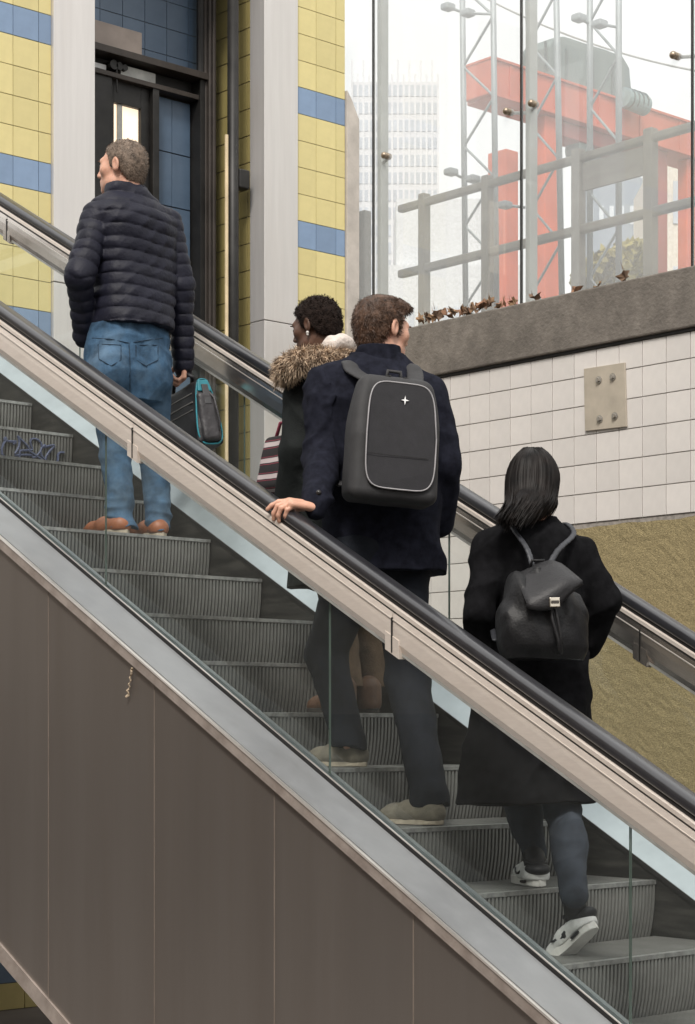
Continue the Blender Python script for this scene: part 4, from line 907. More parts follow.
# ---- his bag
def satchel():
    Y = 7.85; top = J(189, 372, Y-.0); Rm = rotz(R(-8)) @ rotx(R(-9)) @ roty(R(-5))
    c = J(186, 421, Y+.02)+A_((.035, .03, 0)); H = lambda *p: c+Rm @ A_(p)
    t = empty('satchel_bag', tuple(H(0, 0, -.17)), 'black satchel with teal edges held in the hand of the man in the quilted jacket', 'bag')
    M_bag = mat('black_nylon_bag', (.008, .008, .010), .55, var=.25, scale=20, bump=.2, bscale=140); M_gus = mat('grey_black_gusset', (.035, .033, .036), .5, var=.3, scale=12, bump=.3, bscale=60); M_teal = mat('teal_piping', (.02, .20, .25), .5, var=.15)
    hx, hy, hz = .075, .20, .165
    S = Sdf(c-.34, c+.34, .005); 
    def fb(X, Y_, Z_):
        x, y, z = X-c[0], Y_-c[1], Z_-c[2]; q = [(Rm[0, i]*x+Rm[1, i]*y+Rm[2, i]*z) for i in range(3)]; wx = hx*(.80-.28*np.clip(q[2]/hz, -1, 1))
        a = np.abs(q[0])-(wx-.025); b_ = np.abs(q[1])-(hy-.025); e = np.abs(q[2])-(hz-.025)
        return (np.sqrt(np.maximum(a, 0)**2+np.maximum(b_, 0)**2+np.maximum(e, 0)**2)+np.minimum(np.maximum(a, np.maximum(b_, e)), 0)-.025)*.95
    S.op(fb, c-.27, c+.27, 0); S.displace(folds(.005, 24, 4)); S.obj('bag_body', M_bag, t)
    S = Sdf(c-.34, c+.34, .0045); S.rbox(H(0, -hy+.004, -.03), (hx*.66, .024, hz*.74), .020, Rm); S.displace(folds(.005, 30, 8)); S.obj('end_gusset', M_gus, t)
    lp = []
    for i in range(33):
        a = 2*math.pi*i/32; zz = math.copysign(abs(math.sin(a))**.6, math.sin(a)); lp.append(H(math.copysign(abs(math.cos(a))**.55, math.cos(a))*hx*(.80-.28*zz), -hy+.006, zz*hz))
    MB().tube([tuple(p) for p in lp], .0045, 6).obj('piping', M_teal, t, True)
    MB().prism([tuple(H(*p)) for p in ((-.040, -hy-.008, hz-.065), (.040, -hy-.008, hz-.065), (.030, -hy-.002, hz-.006), (-.030, -hy-.002, hz-.006))], tuple(Rm @ A_((0, .03, 0))), .006).obj('teal_corner', M_teal, t)
    MB().prism([tuple(H(*p)) for p in ((-.02, -hy-.024, .03), (.02, -hy-.024, .03), (.018, -hy-.012, hz-.03), (-.018, -hy-.012, hz-.03))], tuple(Rm @ A_((0, .01, 0))), .004).obj('buckle_tab', mat('dark_grey_strap', (.05, .05, .053), .6), t)
    for zz, w in ((.105, .0035), (.06, .0042), (.02, .0035)):
        MB().tube([tuple(H(-hx*(.80-.28*zz/hz)-.002, yy, zz+.02*(yy))) for yy in (-.16, -.08, 0, .08, .16)], w, 6).obj('zip', mat('zip_metal', (.38, .36, .34), .35, .7), t)
    hp = [H(0, -.09, hz+.02), H(0, -.085, hz+.05)]; g = MQ['rw']+A_((.006, .006, -.115))
    MB().tube([tuple(H(0, -.10, hz)), tuple(g+A_((0, -.075, .006))), tuple(g+A_((0, -.045, .022))), tuple(g+A_((0, .045, .022))), tuple(g+A_((0, .075, .006))), tuple(H(0, .10, hz))], .011, 8).obj('handle', M_bag, t, True)
    MB().tube([tuple(H(.0, -hy+.02, hz-.02)), tuple(H(.03, -hy-.03, .06)), tuple(H(.04, -hy-.035, -.06)), tuple(H(.03, -hy-.01, -.14))], .006, 6).obj('shoulder_strap', M_gus, t, True)
satchel()
# ---- man in the navy coat with the grey backpack
TY2 = R(-27)
def man_coat():
    Y = 5.75; Z = zn(9.295-3.6); Z2 = zn(9.295-4.0); yaw = TY2
    t = empty('person', (5.25, Y, Z), 'brown haired man in a navy wool coat with one hand on the near handrail', 'person', 'people riding up the escalator')
    hz_ = zn(5.60)+1.006
    Jn = dict(ls=J(324, 386, Y+.10), le=J(323, 456, Y+.06), lw=A_((4.908, 5.625, hz_+.048)), rs=J(427, 398, Y-.10), re=J(444, 462, Y-.16), rw=J(438, 522, Y-.02),
              lh=J(358, 560, Y+.02), lk=J(326, 655, Y+.22), la=J(349, 742, Y+.04), rh=J(400, 560, Y-.03), rk=J(408, 680, Y-.06), ra=J(430, 800, 5.42))
    C = J(382, 330, Y+.02); Rm = frame(R(-92), R(-4)); s = 1.12
    b = body(t, Jn, M_skinA, (C, Rm), s, [('l', dict(fwd=(-.90, .42, .10), up=(-.06, -.34, .93), side=1, curl=(.34, .66, .72, .78), spread=.10, thumb=(.55, .5)))], h=.0045)
    eyes(b, C, Rm, s)
    def top(S, H): S.ell(H(0, .045, .092), A_((.062, .055, .035)), Rm, .03); S.ell(H(.01, .082, .088), A_((.05, .028, .022)), Rm, .02)
    S = hair_cap(C, Rm, s, .009, [(-.14, -.085), (-.06, -.075), (-.03, -.035), (-.018, .010), (.0, .016), (.014, -.028), (.026, -.028), (.034, .030), (.046, .058), (.060, .074), (.085, .078), (.13, .08)], extra=top, noise=.0032, nf=85, seed=11)
    hr = S.obj('hair', M_hairB, t)
    def comb(p): return np.tile(Rm @ A_((0, .25, -.65)), (len(p), 1))+.30*np.stack([np.sin(p[:, 2]*70+p[:, 0]*40), np.cos(p[:, 0]*60), np.sin(p[:, 1]*50)], 1)
    strands(S, 7500, .015, .0021, comb, 'hair_strands', M_hairB, hr, .22, .35, seed=5)
    rows = [(352, 404, 357), (340, 412, 367), (328, 424, 378), (318, 434, 395), (319, 438, 425), (323, 438, 465), (326, 439, 505), (327, 441, 540), (327, 444, 572)]
    S = Sdf((4.75, Y-.42, J(380, 580, Y)[2]-.1), (5.95, Y+.42, C[2]+.0), .0055)
    st = torso(rows, Y, yaw, .66); st[-1] = (*st[-1][:4], st[-1][3]*.74); S.loft(st, yaw, 2.4, 0)
    nb = (Jn['ls']+Jn['rs'])/2+A_((0, -.02, .07))
    for q in 'lr': S.cone(nb, Jn[q+'s'], .06, .070, .05)
    w = Jn['lw']-Jn['le']; S.chain([Jn['ls'], Jn['le'], Jn['lw']+.0*w], [.082, .068, .046], .03)
    S.chain([Jn['rs'], Jn['re'], Jn['rw']], [.082, .070, .060], .03)
    def cf(x, y, z):
        lowr = np.clip((Jn['ls'][2]-.35-z)/.4, 0, 1)
        arm = (x < 5.10)*1.; r = .0095*(1-2*np.abs(wav(x, y, z, 20, 4, 41, (.8, .8, 1.1))))+.006*lowr*wav(x, y, z, 22, 4, 43, (1.2, 1.2, .15))
        return r+arm*.007*(1-2*np.abs(wav(x, y, z, 42, 4, 47)))+.0012*wav(x, y, z, 110, 4, 2)
    S.displace(cf)
    coat = S.obj('wool_coat', M_navy, t)
    # stand-up collar
    S = Sdf(C-.25, C+.22, .0045); cc = A_(st[1][:3]); cz = st[1][2]
    ctr = J(378, 352, Y-.005); S.loft([(ctr[0], ctr[1], cz-.03, .105, .100), (ctr[0], ctr[1], cz+.03, .095, .088), (ctr[0], ctr[1], cz+.085, .090, .084)], yaw, 2, 0)
    S.loft([(ctr[0], ctr[1], cz-.05, .088, .082), (ctr[0], ctr[1], cz+.12, .080, .074)], yaw, 2, 0, sub=True)
    v = A_((math.sin(-yaw), math.cos(yaw), 0))
    S.keep(lambda x, y, z: (z-(cz+.078-.55*np.maximum(0, (x-ctr[0])*v[0]+(y-ctr[1])*v[1]+.03)))*.8); S.displace(folds(.002, 40, 3)); S.obj('collar', M_navy, coat)
    # sleeve strap and buttons
    a = Jn['le']+.86*(Jn['lw']-Jn['le']); 
    for o in (-.012, .018):
        p = a+A_((-.040, -.052, o)); MB().ball(tuple(p), (.011, .011, .011), 10).obj('button', mat('horn_button', (.02, .018, .017), .3), coat, True)
    # trousers
    S = Sdf((4.95, 5.15, Z2+.02), (5.75, 6.3, J(380, 520, Y)[2]), .006)
    S.cone(Jn['lh'], Jn['rh'], .13, .13, .05)
    S.chain([Jn['lh'], Jn['lk'], Jn['la'], Jn['la']-A_((0, .02, .06))], [.112, .080, .060, .060], .03); S.chain([Jn['rh'], Jn['rk'], Jn['ra'], Jn['ra']-A_((0, .02, .06))], [.112, .086, .068, .064], .03); S.keep(lambda x, y, z: np.where(y > 5.60, Z, Z2)+.088+.008*np.sin(x*50)-z)
    S.displace(lambda x, y, z: .004*(1-2*np.abs(wav(x, y, z, 26, 4, 61, (.5, .5, 1.1))))+.002*wav(x, y, z, 70, 4, 62)); S.obj('trousers', M_dkden, t)
    for px, py, yy, zz in ((366, 768, 5.735, Z), (443, 828, 5.335, Z2)):
        hl = J(px, py, yy); hl[2] = zz+.0125; shoe(t, hl, R(8), M_suede, M_sole, .31, .052, .10, solet=.018, shaft=.038)
    return Jn, st
MC, stC = man_coat()
def backpack():
    yaw = TY2; Rm = rotz(yaw) @ roty(R(4)) @ rotx(R(-3)); Y = 5.75
    c = J(392, 441, Y-.24); H = lambda *p: c+Rm @ A_(p)
    t = empty('backpack', tuple(H(0, 0, -.25)), 'slim dark grey backpack with pale piping and a star emblem on the navy coat', 'backpack')
    M_bp = mat('charcoal_canvas', (.0145, .014, .017), .8, var=.12, scale=30, bump=.15, bscale=400); M_bp2 = mat('charcoal_side', (.025, .0245, .026), .7, var=.12, scale=20, bump=.12, bscale=300); M_pip = mat('reflective_piping', (.30, .29, .30), .5)
    hx, hy, hz = .176, .078, .245
    S = Sdf(c-.36, c+.36, .005)
    def f(X, Y_, Z_):
        x, y, z = X-c[0], Y_-c[1], Z_-c[2]; q = [(Rm[0, i]*x+Rm[1, i]*y+Rm[2, i]*z) for i in range(3)]
        wz = hx-.035*np.clip(q[2]/hz, 0, 1)**2; wy = hy-.030*np.clip(q[2]/hz, 0, 1)
        a = np.abs(q[0])-(wz-.038); b_ = np.abs(q[1])-(wy-.038); e = np.abs(q[2])-(hz-.038)
        return np.sqrt(np.maximum(a, 0)**2+np.maximum(b_, 0)**2+np.maximum(e, 0)**2)+np.minimum(np.maximum(a, np.maximum(b_, e)), 0)-.038
    S.op(f, c-.3, c+.3, 0); S.displace(folds(.0025, 18, 77)); S.obj('pack_body', M_bp2, t)
    def outline(sx, n=48, yo=0.):
        P = []
        for i in range(n):
            a = 2*math.pi*i/n; x = math.copysign(abs(math.cos(a))**.38, math.cos(a)); z = math.copysign(abs(math.sin(a))**.38, math.sin(a))
            w = .138-.012*max(0, z); zz = .005+z*.208
            y = -(hy-.030*max(0, zz/hz))-.013-yo; P.append(H(x*w*sx+.012, y, zz*sx))
        return P
    o = outline(1.0); nrm = Rm @ A_((0, .024, 0))
    pn = MB().prism([tuple(p) for p in o], tuple(nrm), .003).obj('front_panel', M_bp, t)
    MB().tube([tuple(p) for p in o+[o[0], o[1]]], .0030, 6).obj('piping', M_pip, t, True)
    q = [H(-.12+.03*i, -hy-.0135, -.075) for i in range(9)]; MB().tube([tuple(p) for p in q], .0011, 5).obj('pocket_seam', M_dark, pn)
    for sx in (-1, 1):
        zl = [H(sx*(hx-.004-.035*max(0, z_/hz)**2), -.028, z_) for z_ in [-.20+.37*i/12 for i in range(13)]]+[H(sx*(.10-.025*i), -.028, hz-.018+.006*i) for i in range(4)]
        MB().tube([tuple(p) for p in zl], .0028, 5).obj('side_zip', M_dark, t)
    e = H(.022, -(hy-.030*.145/hz)-.0160, .145); pts = []
    for i in range(8): a = math.pi*i/4; r_ = .016 if i % 2 == 0 else .0042; pts.append(e+Rm @ A_((r_*math.cos(a), 0, r_*math.sin(a)*1.1)))
    MB().prism([tuple(p) for p in pts], tuple(Rm @ A_((0, .003, 0)))).obj('star_emblem', mat('white_print', (.8, .8, .8), .4), pn)
    # straps over the shoulders
    yv = A_((math.sin(-yaw), math.cos(yaw), 0)); xv = A_((math.cos(yaw), math.sin(yaw), 0)); sc = (MC['ls']+MC['rs'])/2
    for sx, nm in ((-1, 'l'), (1, 'r')):
        b0 = sc+xv*sx*.125; tp = b0+A_((0, 0, .103))
        pts = [H(sx*.085, .02, hz-.02), b0-yv*.125+A_((0, 0, .055)), b0-yv*.075+A_((0, 0, .092)), tp+A_((0, 0, .004)), b0+yv*.075+A_((0, 0, .075)), b0+yv*.14+A_((0, 0, -.02)), b0+yv*.16+A_((0, 0, -.15)), b0+yv*.10+xv*sx*.05+A_((0, 0, -.32)), H(sx*.15, .06, -.18)]
        fine = []
        for i in range(len(pts)-1):
            p0, p1, p2, p3 = pts[max(i-1, 0)], pts[i], pts[i+1], pts[min(i+2, len(pts)-1)]
            for k in range(5): u = k/5; fine.append(.5*((2*p1)+(-p0+p2)*u+(2*p0-5*p1+4*p2-p3)*u*u+(-p0+3*p1-3*p2+p3)*u**3))
        S = Sdf(np.min(fine, 0)-.06, np.max(fine, 0)+.06, .0055)
        for a, b_ in zip(fine, fine[1:]):
            d = (b_-a)/(np.linalg.norm(b_-a)+1e-9); n_ = np.cross(xv, d); n_ /= np.linalg.norm(n_); S.cone(a, b_, .034, .034, .004, (n_, 3.2))
        S.obj('shoulder_strap', M_bp2, t)
    MB().tube([tuple(H(-.03, .02, hz-.012)), tuple(H(-.025, .02, hz+.03)), tuple(H(.025, .02, hz+.03)), tuple(H(.03, .02, hz-.012))], .008, 8).obj('grab_handle', M_bp2, t, True)
backpack()
# ---- woman with the fur collar, mostly hidden
def woman_fur():
    Y = 6.28; Z = zn(9.295-3.2); yaw = R(6)
    t = empty('person', (5.65, Y, Z), 'person with short dark curls and a fur collared parka half hidden by the navy coat', 'person', 'people riding up the escalator')
    Jn = dict(ls=J(304, 398, Y+.02), le=J(296, 452, Y), lw=J(287, 507, Y+.08), rs=J(352, 402, Y), re=J(358, 455, Y-.03), rw=J(352, 510, Y+.06),
              lh=J(330, 545, Y), lk=J(340, 625, Y+.05), la=J(349, 692, Y-.02), rh=J(353, 545, Y), rk=J(368, 625, Y+.04), ra=J(374, 692, Y-.02))
    C = J(316, 327, Y+.02); Rm = frame(R(15), R(-10)); s = 1.0
    b = body(t, Jn, M_skinB, (C, Rm), s, [], h=.005); eyes(b, C, Rm, s)
    S = hair_cap(C, Rm, s, .013, [(-.14, -.075), (-.06, -.062), (-.03, -.030), (-.018, .012), (.0, .020), (.014, -.010), (.026, -.006), (.034, .030), (.050, .055), (.068, .070), (.085, .078), (.13, .09)], noise=.0045, nf=170, seed=14)
    hr = S.obj('hair', M_hairC, t); strands(S, 3500, .009, .003, (0, 0, 0), 'hair_strands', M_hairC, hr, .9, .8, seed=8)
    e = A_(C)+Rm @ A_((-.083, -.006, -.040)); MB().ball(tuple(e), .007, 10).ball(tuple(e-A_((0, 0, .009))), .005, 10).obj('earring', mat('pearl', (.75, .72, .68), .15), t, True)
    rows = [(300, 346, 372), (294, 352, 390), (290, 358, 415), (290, 358, 450), (290, 360, 490), (291, 362, 530), (292, 366, 560), (290, 370, 588)]
    S = Sdf((5.1, Y-.42, J(320, 592, Y)[2]-.05), (6.15, Y+.42, J(320, 350, Y)[2]), .006)
    S.loft(torso(rows, Y, yaw, .78), yaw, 2.3, 0)
    nb = (Jn['ls']+Jn['rs'])/2+A_((0, -.01, .06))
    for q in 'lr': S.cone(nb, Jn[q+'s'], .06, .07, .05); S.chain([Jn[q+'s'], Jn[q+'e'], Jn[q+'w']], [.080, .066, .056], .03)
    S.displace(lambda x, y, z: .005*(1-2*np.abs(wav(x, y, z, 28, 4, 81)))+.0015*wav(x, y, z, 90, 4, 82)); S.obj('parka', M_dkgreen, t)
    # fleece hood lining and fur
    S = Sdf(C-.3, C+.3, .0055); S.chain([J(322, 350, Y-.10), J(331, 344, Y-.13), J(343, 343, Y-.13), J(352, 349, Y-.06)], [.022, .028, .031, .028], .03)
    S.displace(lambda x, y, z: .012*wav(x, y, z, 38, 6, 90)+.005*wav(x, y, z, 110, 6, 91)); S.obj('hood_lining', M_scarf, t)
    path = [J(283, 376, Y+.10), J(288, 367, Y-.02), J(300, 361, Y-.09), J(318, 359, Y-.14), J(338, 360, Y-.15), J(354, 362, Y-.10), J(360, 368, Y+.02)]
    S = Sdf(np.min(path, 0)-.12, np.max(path, 0)+.12, .006); S.chain(path, [.030, .038, .040, .038, .038, .036, .03], .02); S.displace(lambda x, y, z: .008*wav(x, y, z, 60, 6, 92))
    fc = S.obj('fur_collar', M_fur, t)
    M_furs = mat('fur_tips', (.50, .38, .27), .8, 0, var=.6, scale=45); strands(S, 6000, .032, .0028, (-.25, -.1, -.35), 'fur_hair', M_furs, fc, .45, 1.0, seed=9, droop=.25); strands(S, 2800, .024, .003, (-.1, -.1, -.2), 'fur_hair', mat('fur_dark', (.11, .07, .045), .8, var=.4, scale=40), fc, .5, 1.0, seed=19, droop=.2)
    S = Sdf((5.2, Y-.35, Z+.12), (6.1, Y+.35, J(340, 535, Y)[2]), .006); S.cone(Jn['lh'], Jn['rh'], .12, .12, .04)
    S.chain([Jn['lh'], Jn['lk'], Jn['la']+A_((0, 0, .02))], [.10, .066, .060], .015); S.chain([Jn['rh'], Jn['rk'], Jn['ra']+A_((0, 0, .02))], [.10, .068, .064], .015)
    S.displace(lambda x, y, z: .006*(1-2*np.abs(wav(x, y, z, 40, 4, 95, (.5, .5, 1.2))))+.002*wav(x, y, z, 90, 4, 96)); S.obj('corduroy_trousers', M_cord, t)
    for px, q in ((353, 'l'), (378, 'r')):
        hl = J(px, 714, Y-.11); hl[2] = Z+.0125; shoe(t, hl, R(4), M_brl, M_soled, .27, .046, .16, solet=.020, shaft=.052, name='boot')
woman_fur()
def tartan():
    Y = 6.42; a = J(279, 441, Y); b = J(266, 488, Y+.02); t = empty('tartan_bag', tuple(b), 'small red white and black tartan bag carried beside the fur collared parka', 'bag')
    m = bpy.data.materials.new('tartan_cloth'); m.use_nodes = True; N = m.node_tree.nodes; L = m.node_tree.links; bs = N['Principled BSDF']; bs.inputs['Roughness'].default_value = .9
    tc = N.new('ShaderNodeTexCoord'); w = N.new('ShaderNodeTexWave'); w.bands_direction = 'Z'; w.inputs['Scale'].default_value = 5.2; w.inputs['Distortion'].default_value = .8; mp = N.new('ShaderNodeMapping'); mp.inputs['Rotation'].default_value = (0, R(20), 0)
    L.new(tc.outputs['Object'], mp.inputs[0]); L.new(mp.outputs[0], w.inputs['Vector']); rp = N.new('ShaderNodeValToRGB'); rp.color_ramp.interpolation = 'CONSTANT'
    for i, (p, c) in enumerate(((0, (.012, .010, .011, 1)), (.5, (.20, .03, .05, 1)), (.62, (.03, .02, .022, 1)), (.82, (.42, .36, .36, 1)))):
        el = rp.color_ramp.elements[i] if i < 2 else rp.color_ramp.elements.new(p); el.position = p; el.color = c
    L.new(w.outputs['Fac'], rp.inputs[0]); L.new(rp.outputs[0], bs.inputs['Base Color'])
    d = (b-a); yv = A_((0, 1, 0))
    S = Sdf(np.minimum(a, b)-.16, np.maximum(a, b)+.16, .005); c = (a+b)/2+A_((.03, 0, 0)); Rm = roty(R(14))
    S.rbox(c, (.042, .085, .125), .03, Rm); S.displace(folds(.006, 26, 5)); S.obj('bag_body', m, t)
    top = c+Rm @ A_((0, 0, .12)); MB().tube([tuple(top+A_((0, -.05, 0))), tuple(top+A_((.01, -.03, .07))), tuple(top+A_((.01, .03, .07))), tuple(top+A_((0, .05, 0)))], .008, 8).obj('handle', mat('rose_strap', (.30, .05, .09), .7), t, True)
tartan()
# ---- woman in the black coat
TY4 = R(-24)
def woman_black():
    Y = 4.95; Zf = zn(9.295-4.4); Zr = zn(9.295-4.8); yaw = TY4
    t = empty('person', (5.38, Y, Zf), 'woman with long dark hair in a long black coat and white trainers', 'person', 'people riding up the escalator')
    Jn = dict(ls=J(489, 548, Y+.08), le=J(480, 612, Y+.05), lw=J(480, 668, Y+.14), rs=J(577, 554, Y-.08), re=J(604, 600, Y-.16), rw=J(588, 645, Y-.04),
              lh=J(535, 700, Y-.03), lk=J(563, 812, 4.86), la=J(574, 895, 4.60), rh=J(522, 700, Y+.03), rk=J(514, 785, Y+.17), ra=J(534, 852, 5.02))
    C = J(532, 484, Y+.03); Rm = frame(R(-38), R(-2)); s = 1.03
    b = body(t, Jn, M_skinA, (C, Rm), s, [], h=.005); eyes(b, C, Rm, s)
    def long(S, H):
        S.chain([H(0, -.04, .0), J(524, 506, Y-.05), J(515, 518, Y-.085)], [.062, .034, .012], .06)
    S = Sdf(C-.33, C+.22, .0045); H = lambda *p: A_(C)+Rm @ (A_(p)*s)
    S.ell(H(0, -.012, .030), (A_((.074, .096, .084))+.009)*s, Rm, 0); long(S, H)
    dirv = A_((.10, 0, 1.))
    S.displace(lambda x, y, z: .0034*wav(x-.25*z, y, z, 75, 6, 21, (1, 1, .05))+.0018*wav(x-.25*z, y, z, 170, 6, 22, (1, 1, .04)))
    def fc(x, y, z):
        q1 = Rm[0, 1]*(x-C[0])+Rm[1, 1]*(y-C[1])+Rm[2, 1]*(z-C[2]); return (q1-.068*s-.0*z)*.9
    S.keep(fc); hr = S.obj('long_hair', M_hairD, t)
    rn = np.random.RandomState(31); V = []; F = []; tl = J(497, 522, Y-.06); tr = J(548, 513, Y-.07); tm = J(518, 524, Y-.13)
    for i in range(2800):                               # long locks falling from the crown
        u = rn.uniform(-1, 1); ph = u*1.9; a = (u+1)/2; o = rn.uniform(-.002, .007); tip = (1-a)**2*tl+2*a*(1-a)*tm+a*a*tr+rn.randn(3)*A_((.010, .008, .012)); e_ = 1+o/.09
        pts = [H(.034*math.sin(ph)*rn.rand(), .025-.05*rn.rand(), .124+o), H(.064*math.sin(ph)*e_, -.015-.078*math.cos(ph)*e_, .093), H(.089*math.sin(ph)*e_, -.014-.108*math.cos(ph)*e_, .030), H(.090*math.sin(ph)*e_, -.020-.114*math.cos(ph)*e_, -.030)*.88+tip*.12, None, tip]
        pts[4] = pts[3]*.5+tip*.5+A_((-.004, -.022, 0)); n_ = len(pts); b0 = len(V); fine = []
        for k in range(n_-1):
            p0, p1, p2, p3 = pts[max(k-1, 0)], pts[k], pts[k+1], pts[min(k+2, n_-1)]
            for j in range(3): f = j/3; fine.append(.5*((2*p1)+(-p0+p2)*f+(2*p0-5*p1+4*p2-p3)*f*f+(-p0+3*p1-3*p2+p3)*f**3))
        fine.append(tip); sdv = np.cross(fine[6]-fine[4], fine[6]-A_(C)); sdv /= np.linalg.norm(sdv); sdv = sdv+rn.randn(3)*.25; w_ = rn.uniform(.0012, .0028)
        for k, p in enumerate(fine):
            ww = w_*(1 if k < len(fine)-3 else (len(fine)-k)/4); V.append(tuple(p-sdv*ww)); V.append(tuple(p+sdv*ww))
        for k in range(len(fine)-1): F.append((b0+2*k, b0+2*k+1, b0+2*k+3, b0+2*k+2))
    me = bpy.data.meshes.new('hair_locks'); me.from_pydata(V, [], F); me.polygons.foreach_set('use_smooth', [True]*len(F)); link('hair_locks', me, mat('black_hair_locks', (.007, .005, .0042), .5, 0, var=.5, scale=20, spec=.16), hr)
    rows = [(512, 556, 517), (502, 562, 526), (492, 574, 537), (487, 580, 552), (490, 581, 580), (492, 582, 612), (488, 585, 645), (479, 589, 690), (468, 593, 745), (460, 596, 801)]
    S = Sdf((4.9, Y-.45, J(530, 803, Y)[2]-.06), (5.95, Y+.45, J(530, 505, Y)[2]+.02), .0055)
    st = torso(rows, Y, yaw, .70); S.loft(st, yaw, 2.3, 0)
    nb = (Jn['ls']+Jn['rs'])/2+A_((0, -.01, .06))
    for q in 'lr': S.cone(nb, Jn[q+'s'], .052, .062, .045); S.chain([Jn[q+'s'], Jn[q+'e'], Jn[q+'w']], [.066, .056, .048], .02)
    zb_ = st[-1][2]
    S.displace(lambda x, y, z: .0085*(1-2*np.abs(wav(x, y, z, 26, 4, 101)))+.010*np.clip((2.0-z)/.7, 0, 1)*wav(x, y, z, 18, 4, 103, (1.3, 1.3, .10))+.0015*wav(x, y, z, 100, 4, 104)); coat = S.obj('long_coat', M_blk, t)
    S = Sdf((4.9, 4.3, Zr), (5.95, 5.5, J(530, 690, Y)[2]), .0055); S.cone(Jn['lh'], Jn['rh'], .11, .11, .04)
    S.chain([Jn['lh'], Jn['lk'], Jn['la']], [.098, .064, .048], .02); S.chain([Jn['rh'], Jn['rk'], Jn['ra']], [.095, .062, .046], .02)
    S.ell((Jn['lk']+Jn['la'])/2+A_((0, -.015, .05)), (.046, .046, .10), None, .07); S.ell((Jn['rk']+Jn['ra'])/2+A_((0, -.015, .04)), (.044, .044, .09), None, .07)
    S.displace(lambda x, y, z: .0035*(1-2*np.abs(wav(x, y, z, 44, 4, 111, (.5, .5, 1.2))))+.0015*wav(x, y, z, 90, 4, 112)); S.obj('jeans', M_grden, t)
    M_wh = mat('trainer_white', (.66, .66, .65), .6, var=.1, scale=25, bump=.1, bscale=120, dirt=.25, dirtcol=(.35, .35, .34), dscale=14); M_bk = mat('trainer_black', (.006, .0065, .010), .6)
    for q, px, py, yy, zz, pt, ya in (('l', 592, 940, 4.545, Zr, -38, -2), ('r', 540, 887, 4.93, Zf, 0, -30)):
        hl = J(px, py, yy); hl[2] = zz+.0125
        if pt: hl = J(597, 927, 4.55)
        u, H, S = shoe(t, hl, R(ya), M_wh, M_solew, .285 if pt else .27, .044, .085, pitch=R(pt), solet=.030, shaft=.038, h=.004, name='trainer', solew=1.12)
        # dark collar, heel patch and the curved side mark
        MB().tube([tuple(H(.040*math.cos(a), .055+.045*math.sin(a), .093+.012*math.sin(a))) for a in [2*math.pi*i/16 for i in range(17)]], .008, 6).obj('ankle_collar', M_bk, u, True)
        S2 = Sdf(A_(hl)-.2, A_(hl)+.35, .004); 
        Rr = rotz(R(ya)) @ rotx(R(pt)); S2.ell(H(0, .030, .064), (.048, .052, .026), Rr, 0); S2.keep(lambda x, y, z: (Rr[0, 1]*(x-hl[0])+Rr[1, 1]*(y-hl[1])+Rr[2, 1]*(z-hl[2])-.075)*.9); S2.obj('heel_patch', M_bk, u)
        for sx in (-1, 1):
            pts = [(.100, .050), (.112, .042), (.130, .040), (.155, .048), (.185, .060)]; MB().tube([tuple(H(sx*np.interp(y_, [.09, .14, .19], [.0435, .044, .040]), y_, z_+.002)) for y_, z_ in pts], [(.005, .006), (.005, .013), (.005, .012), (.005, .008), (.004, .003)], 6).obj('side_mark', M_bk, u, True)
        MB().box((-.006, 0, 0), (.006, .035, .012), .003).bm.free()
        MB().tube([tuple(H(-.042, .05, .017)), tuple(H(-.046, .09, .015))], .0055, 6).obj('sole_window', M_bk, u)
        ank = Jn[q+'a']; S3 = Sdf(ank-.14, ank+.14, .005); S3.cone(ank+A_((0, .005, .01)), H(0, .06, .085), .039, .042, .0); S3.obj('sock', M_bk, t)
    return Jn, st
WB, stW = woman_black()
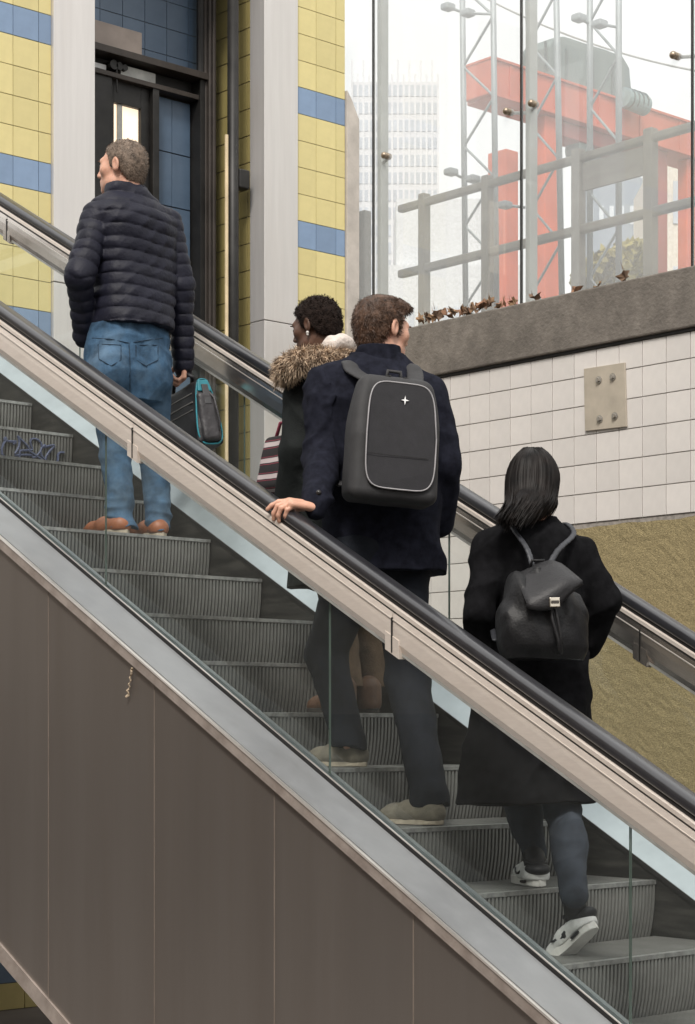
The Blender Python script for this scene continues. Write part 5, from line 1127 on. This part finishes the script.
def rucksack():
    yaw = TY4; Rm = rotz(yaw) @ roty(R(-2)); Y = 4.95; c = J(541, 612, Y-.22); H = lambda *p: c+Rm @ A_(p)
    t = empty('rucksack', tuple(H(0, 0, -.18)), 'soft black leather rucksack with flap and silver clasp on the woman in black', 'backpack')
    M_le = mat('black_leather', (.009, .009, .010), .5, var=.25, scale=16, bump=.18, bscale=120, spec=.3, rvar=.06); M_fl = mat('grey_black_leather', (.018, .0175, .019), .5, var=.2, scale=14, bump=.2, bscale=160, spec=.4)
    S = Sdf(c-.32, c+.32, .005)
    S.loft([(*H(0, .01, -.168), .150, .080), (*H(0, 0, -.12), .166, .100), (*H(0, 0, -.02), .160, .098), (*H(0, .005, .06), .138, .085), (*H(0, .015, .115), .105, .062), (*H(0, .02, .15), .075, .045)], yaw, 2.6, .0)
    def df(x, y, z):
        u = (x-c[0])*Rm[0, 0]+(y-c[1])*Rm[1, 0]; g = np.clip((z-c[2]+.10)/.22, 0, 1)
        return .010*g*np.cos(u*75+2*np.sin((z-c[2])*9)+.6*np.sin(u*20))+.005*wav(x, y, z, 30, 4, 121)+.0015*wav(x, y, z, 90, 4, 122)
    S.displace(df); S.obj('sack', M_le, t)
    # flap: curved sheet with thickness
    cols, rows_ = 12, 10; V = []; F = []
    for j in range(rows_+1):
        v = j/rows_
        for i in range(cols+1):
            u = i/cols*2-1; lenf = 1-.28*abs(u)**1.3; y = .055-.205*min(1, v*lenf*1.55)+.015*u*u+.02*max(0, v-.5); z = .165+.012*math.sin(u*2.5)-.155*max(0, v*lenf-.18)*1.25-.012*u*u+.010*u; x = u*(.080+.030*v)-.006+.004*v
            V.append(tuple(H(x, y, z+.022*u*v)))
    for j in range(rows_):
        for i in range(cols): a = j*(cols+1)+i; F.append((a, a+1, a+cols+2, a+cols+1))
    me = bpy.data.meshes.new('flap'); me.from_pydata(V, [], F); me.polygons.foreach_set('use_smooth', [True]*len(F)); fo = link('flap', me, M_fl, t); md = fo.modifiers.new('solid', 'SOLIDIFY'); md.thickness = .006; md.offset = 0
    k = H(-.012, -.143, .026)
    MB().box((-.020, -.008, -.017), (.020, .008, .017), .003, Matrix.Translation(tuple(k)) @ Matrix(Rm.tolist()).to_4x4()).obj('clasp', mat('silver_clasp', (.72, .66, .56), .25, .95), t)
    MB().box((-.014, -.012, -.005), (.014, -.009, .006), .001, Matrix.Translation(tuple(k)) @ Matrix(Rm.tolist()).to_4x4()).obj('clasp_bar', mat('clasp_dark', (.10, .09, .08), .4, .8), t)
    MB().tube([tuple(H(-.020, -.118, .02)), tuple(H(-.010, -.122, -.04)), tuple(H(.008, -.120, -.10)), tuple(H(.018, -.112, -.155))], [.005, .005, .006, .008], 8).obj('drawstring', M_fl, t, True)
    MB().tube([tuple(H(-.004, -.118, .02)), tuple(H(.008, -.123, -.03)), tuple(H(.018, -.121, -.09)), tuple(H(.022, -.112, -.15))], [.005, .005, .005, .007], 8).obj('drawstring', M_fl, t, True)
    xv = A_((math.cos(yaw), math.sin(yaw), 0)); yv = A_((-math.sin(yaw), math.cos(yaw), 0)); sc = (WB['ls']+WB['rs'])/2
    for sx in (-1, 1):
        b0 = sc+xv*sx*.115; pts = [H(sx*.02+.012, .03, .135), b0*.5+H(0, .0, .14)*.5-yv*.055+A_((0, 0, .035)), b0-yv*.105+A_((0, 0, .055)), b0-yv*.04+A_((0, 0, .100)), b0+yv*.05+A_((0, 0, .085)), b0+yv*.115+A_((0, 0, -.02)), b0+yv*.10+xv*sx*.02+A_((0, 0, -.2)), H(sx*.15, .06, -.12)]
        fine = []
        for i in range(len(pts)-1):
            p0, p1, p2, p3 = pts[max(i-1, 0)], pts[i], pts[i+1], pts[min(i+2, len(pts)-1)]
            for k_ in range(4): u = k_/4; fine.append(.5*((2*p1)+(-p0+p2)*u+(2*p0-5*p1+4*p2-p3)*u*u+(-p0+3*p1-3*p2+p3)*u**3))
        S = Sdf(np.min(fine, 0)-.05, np.max(fine, 0)+.05, .005)
        for a, b_ in zip(fine, fine[1:]):
            d = (b_-a)/(np.linalg.norm(b_-a)+1e-9); n_ = np.cross(xv, d); n_ /= np.linalg.norm(n_)+1e-9; S.cone(a, b_, .0115, .0115, .003, (n_, 2.0))
        S.obj('shoulder_strap', mat('strap_grey', (.030, .032, .038), .5, var=.15), t)
    MB().tube([tuple(H(-.02, .045, .150)), tuple(H(-.015, .03, .185)), tuple(H(.03, .03, .185)), tuple(H(.035, .045, .150))], .006, 8).obj('grab_loop', M_le, t, True)
rucksack()
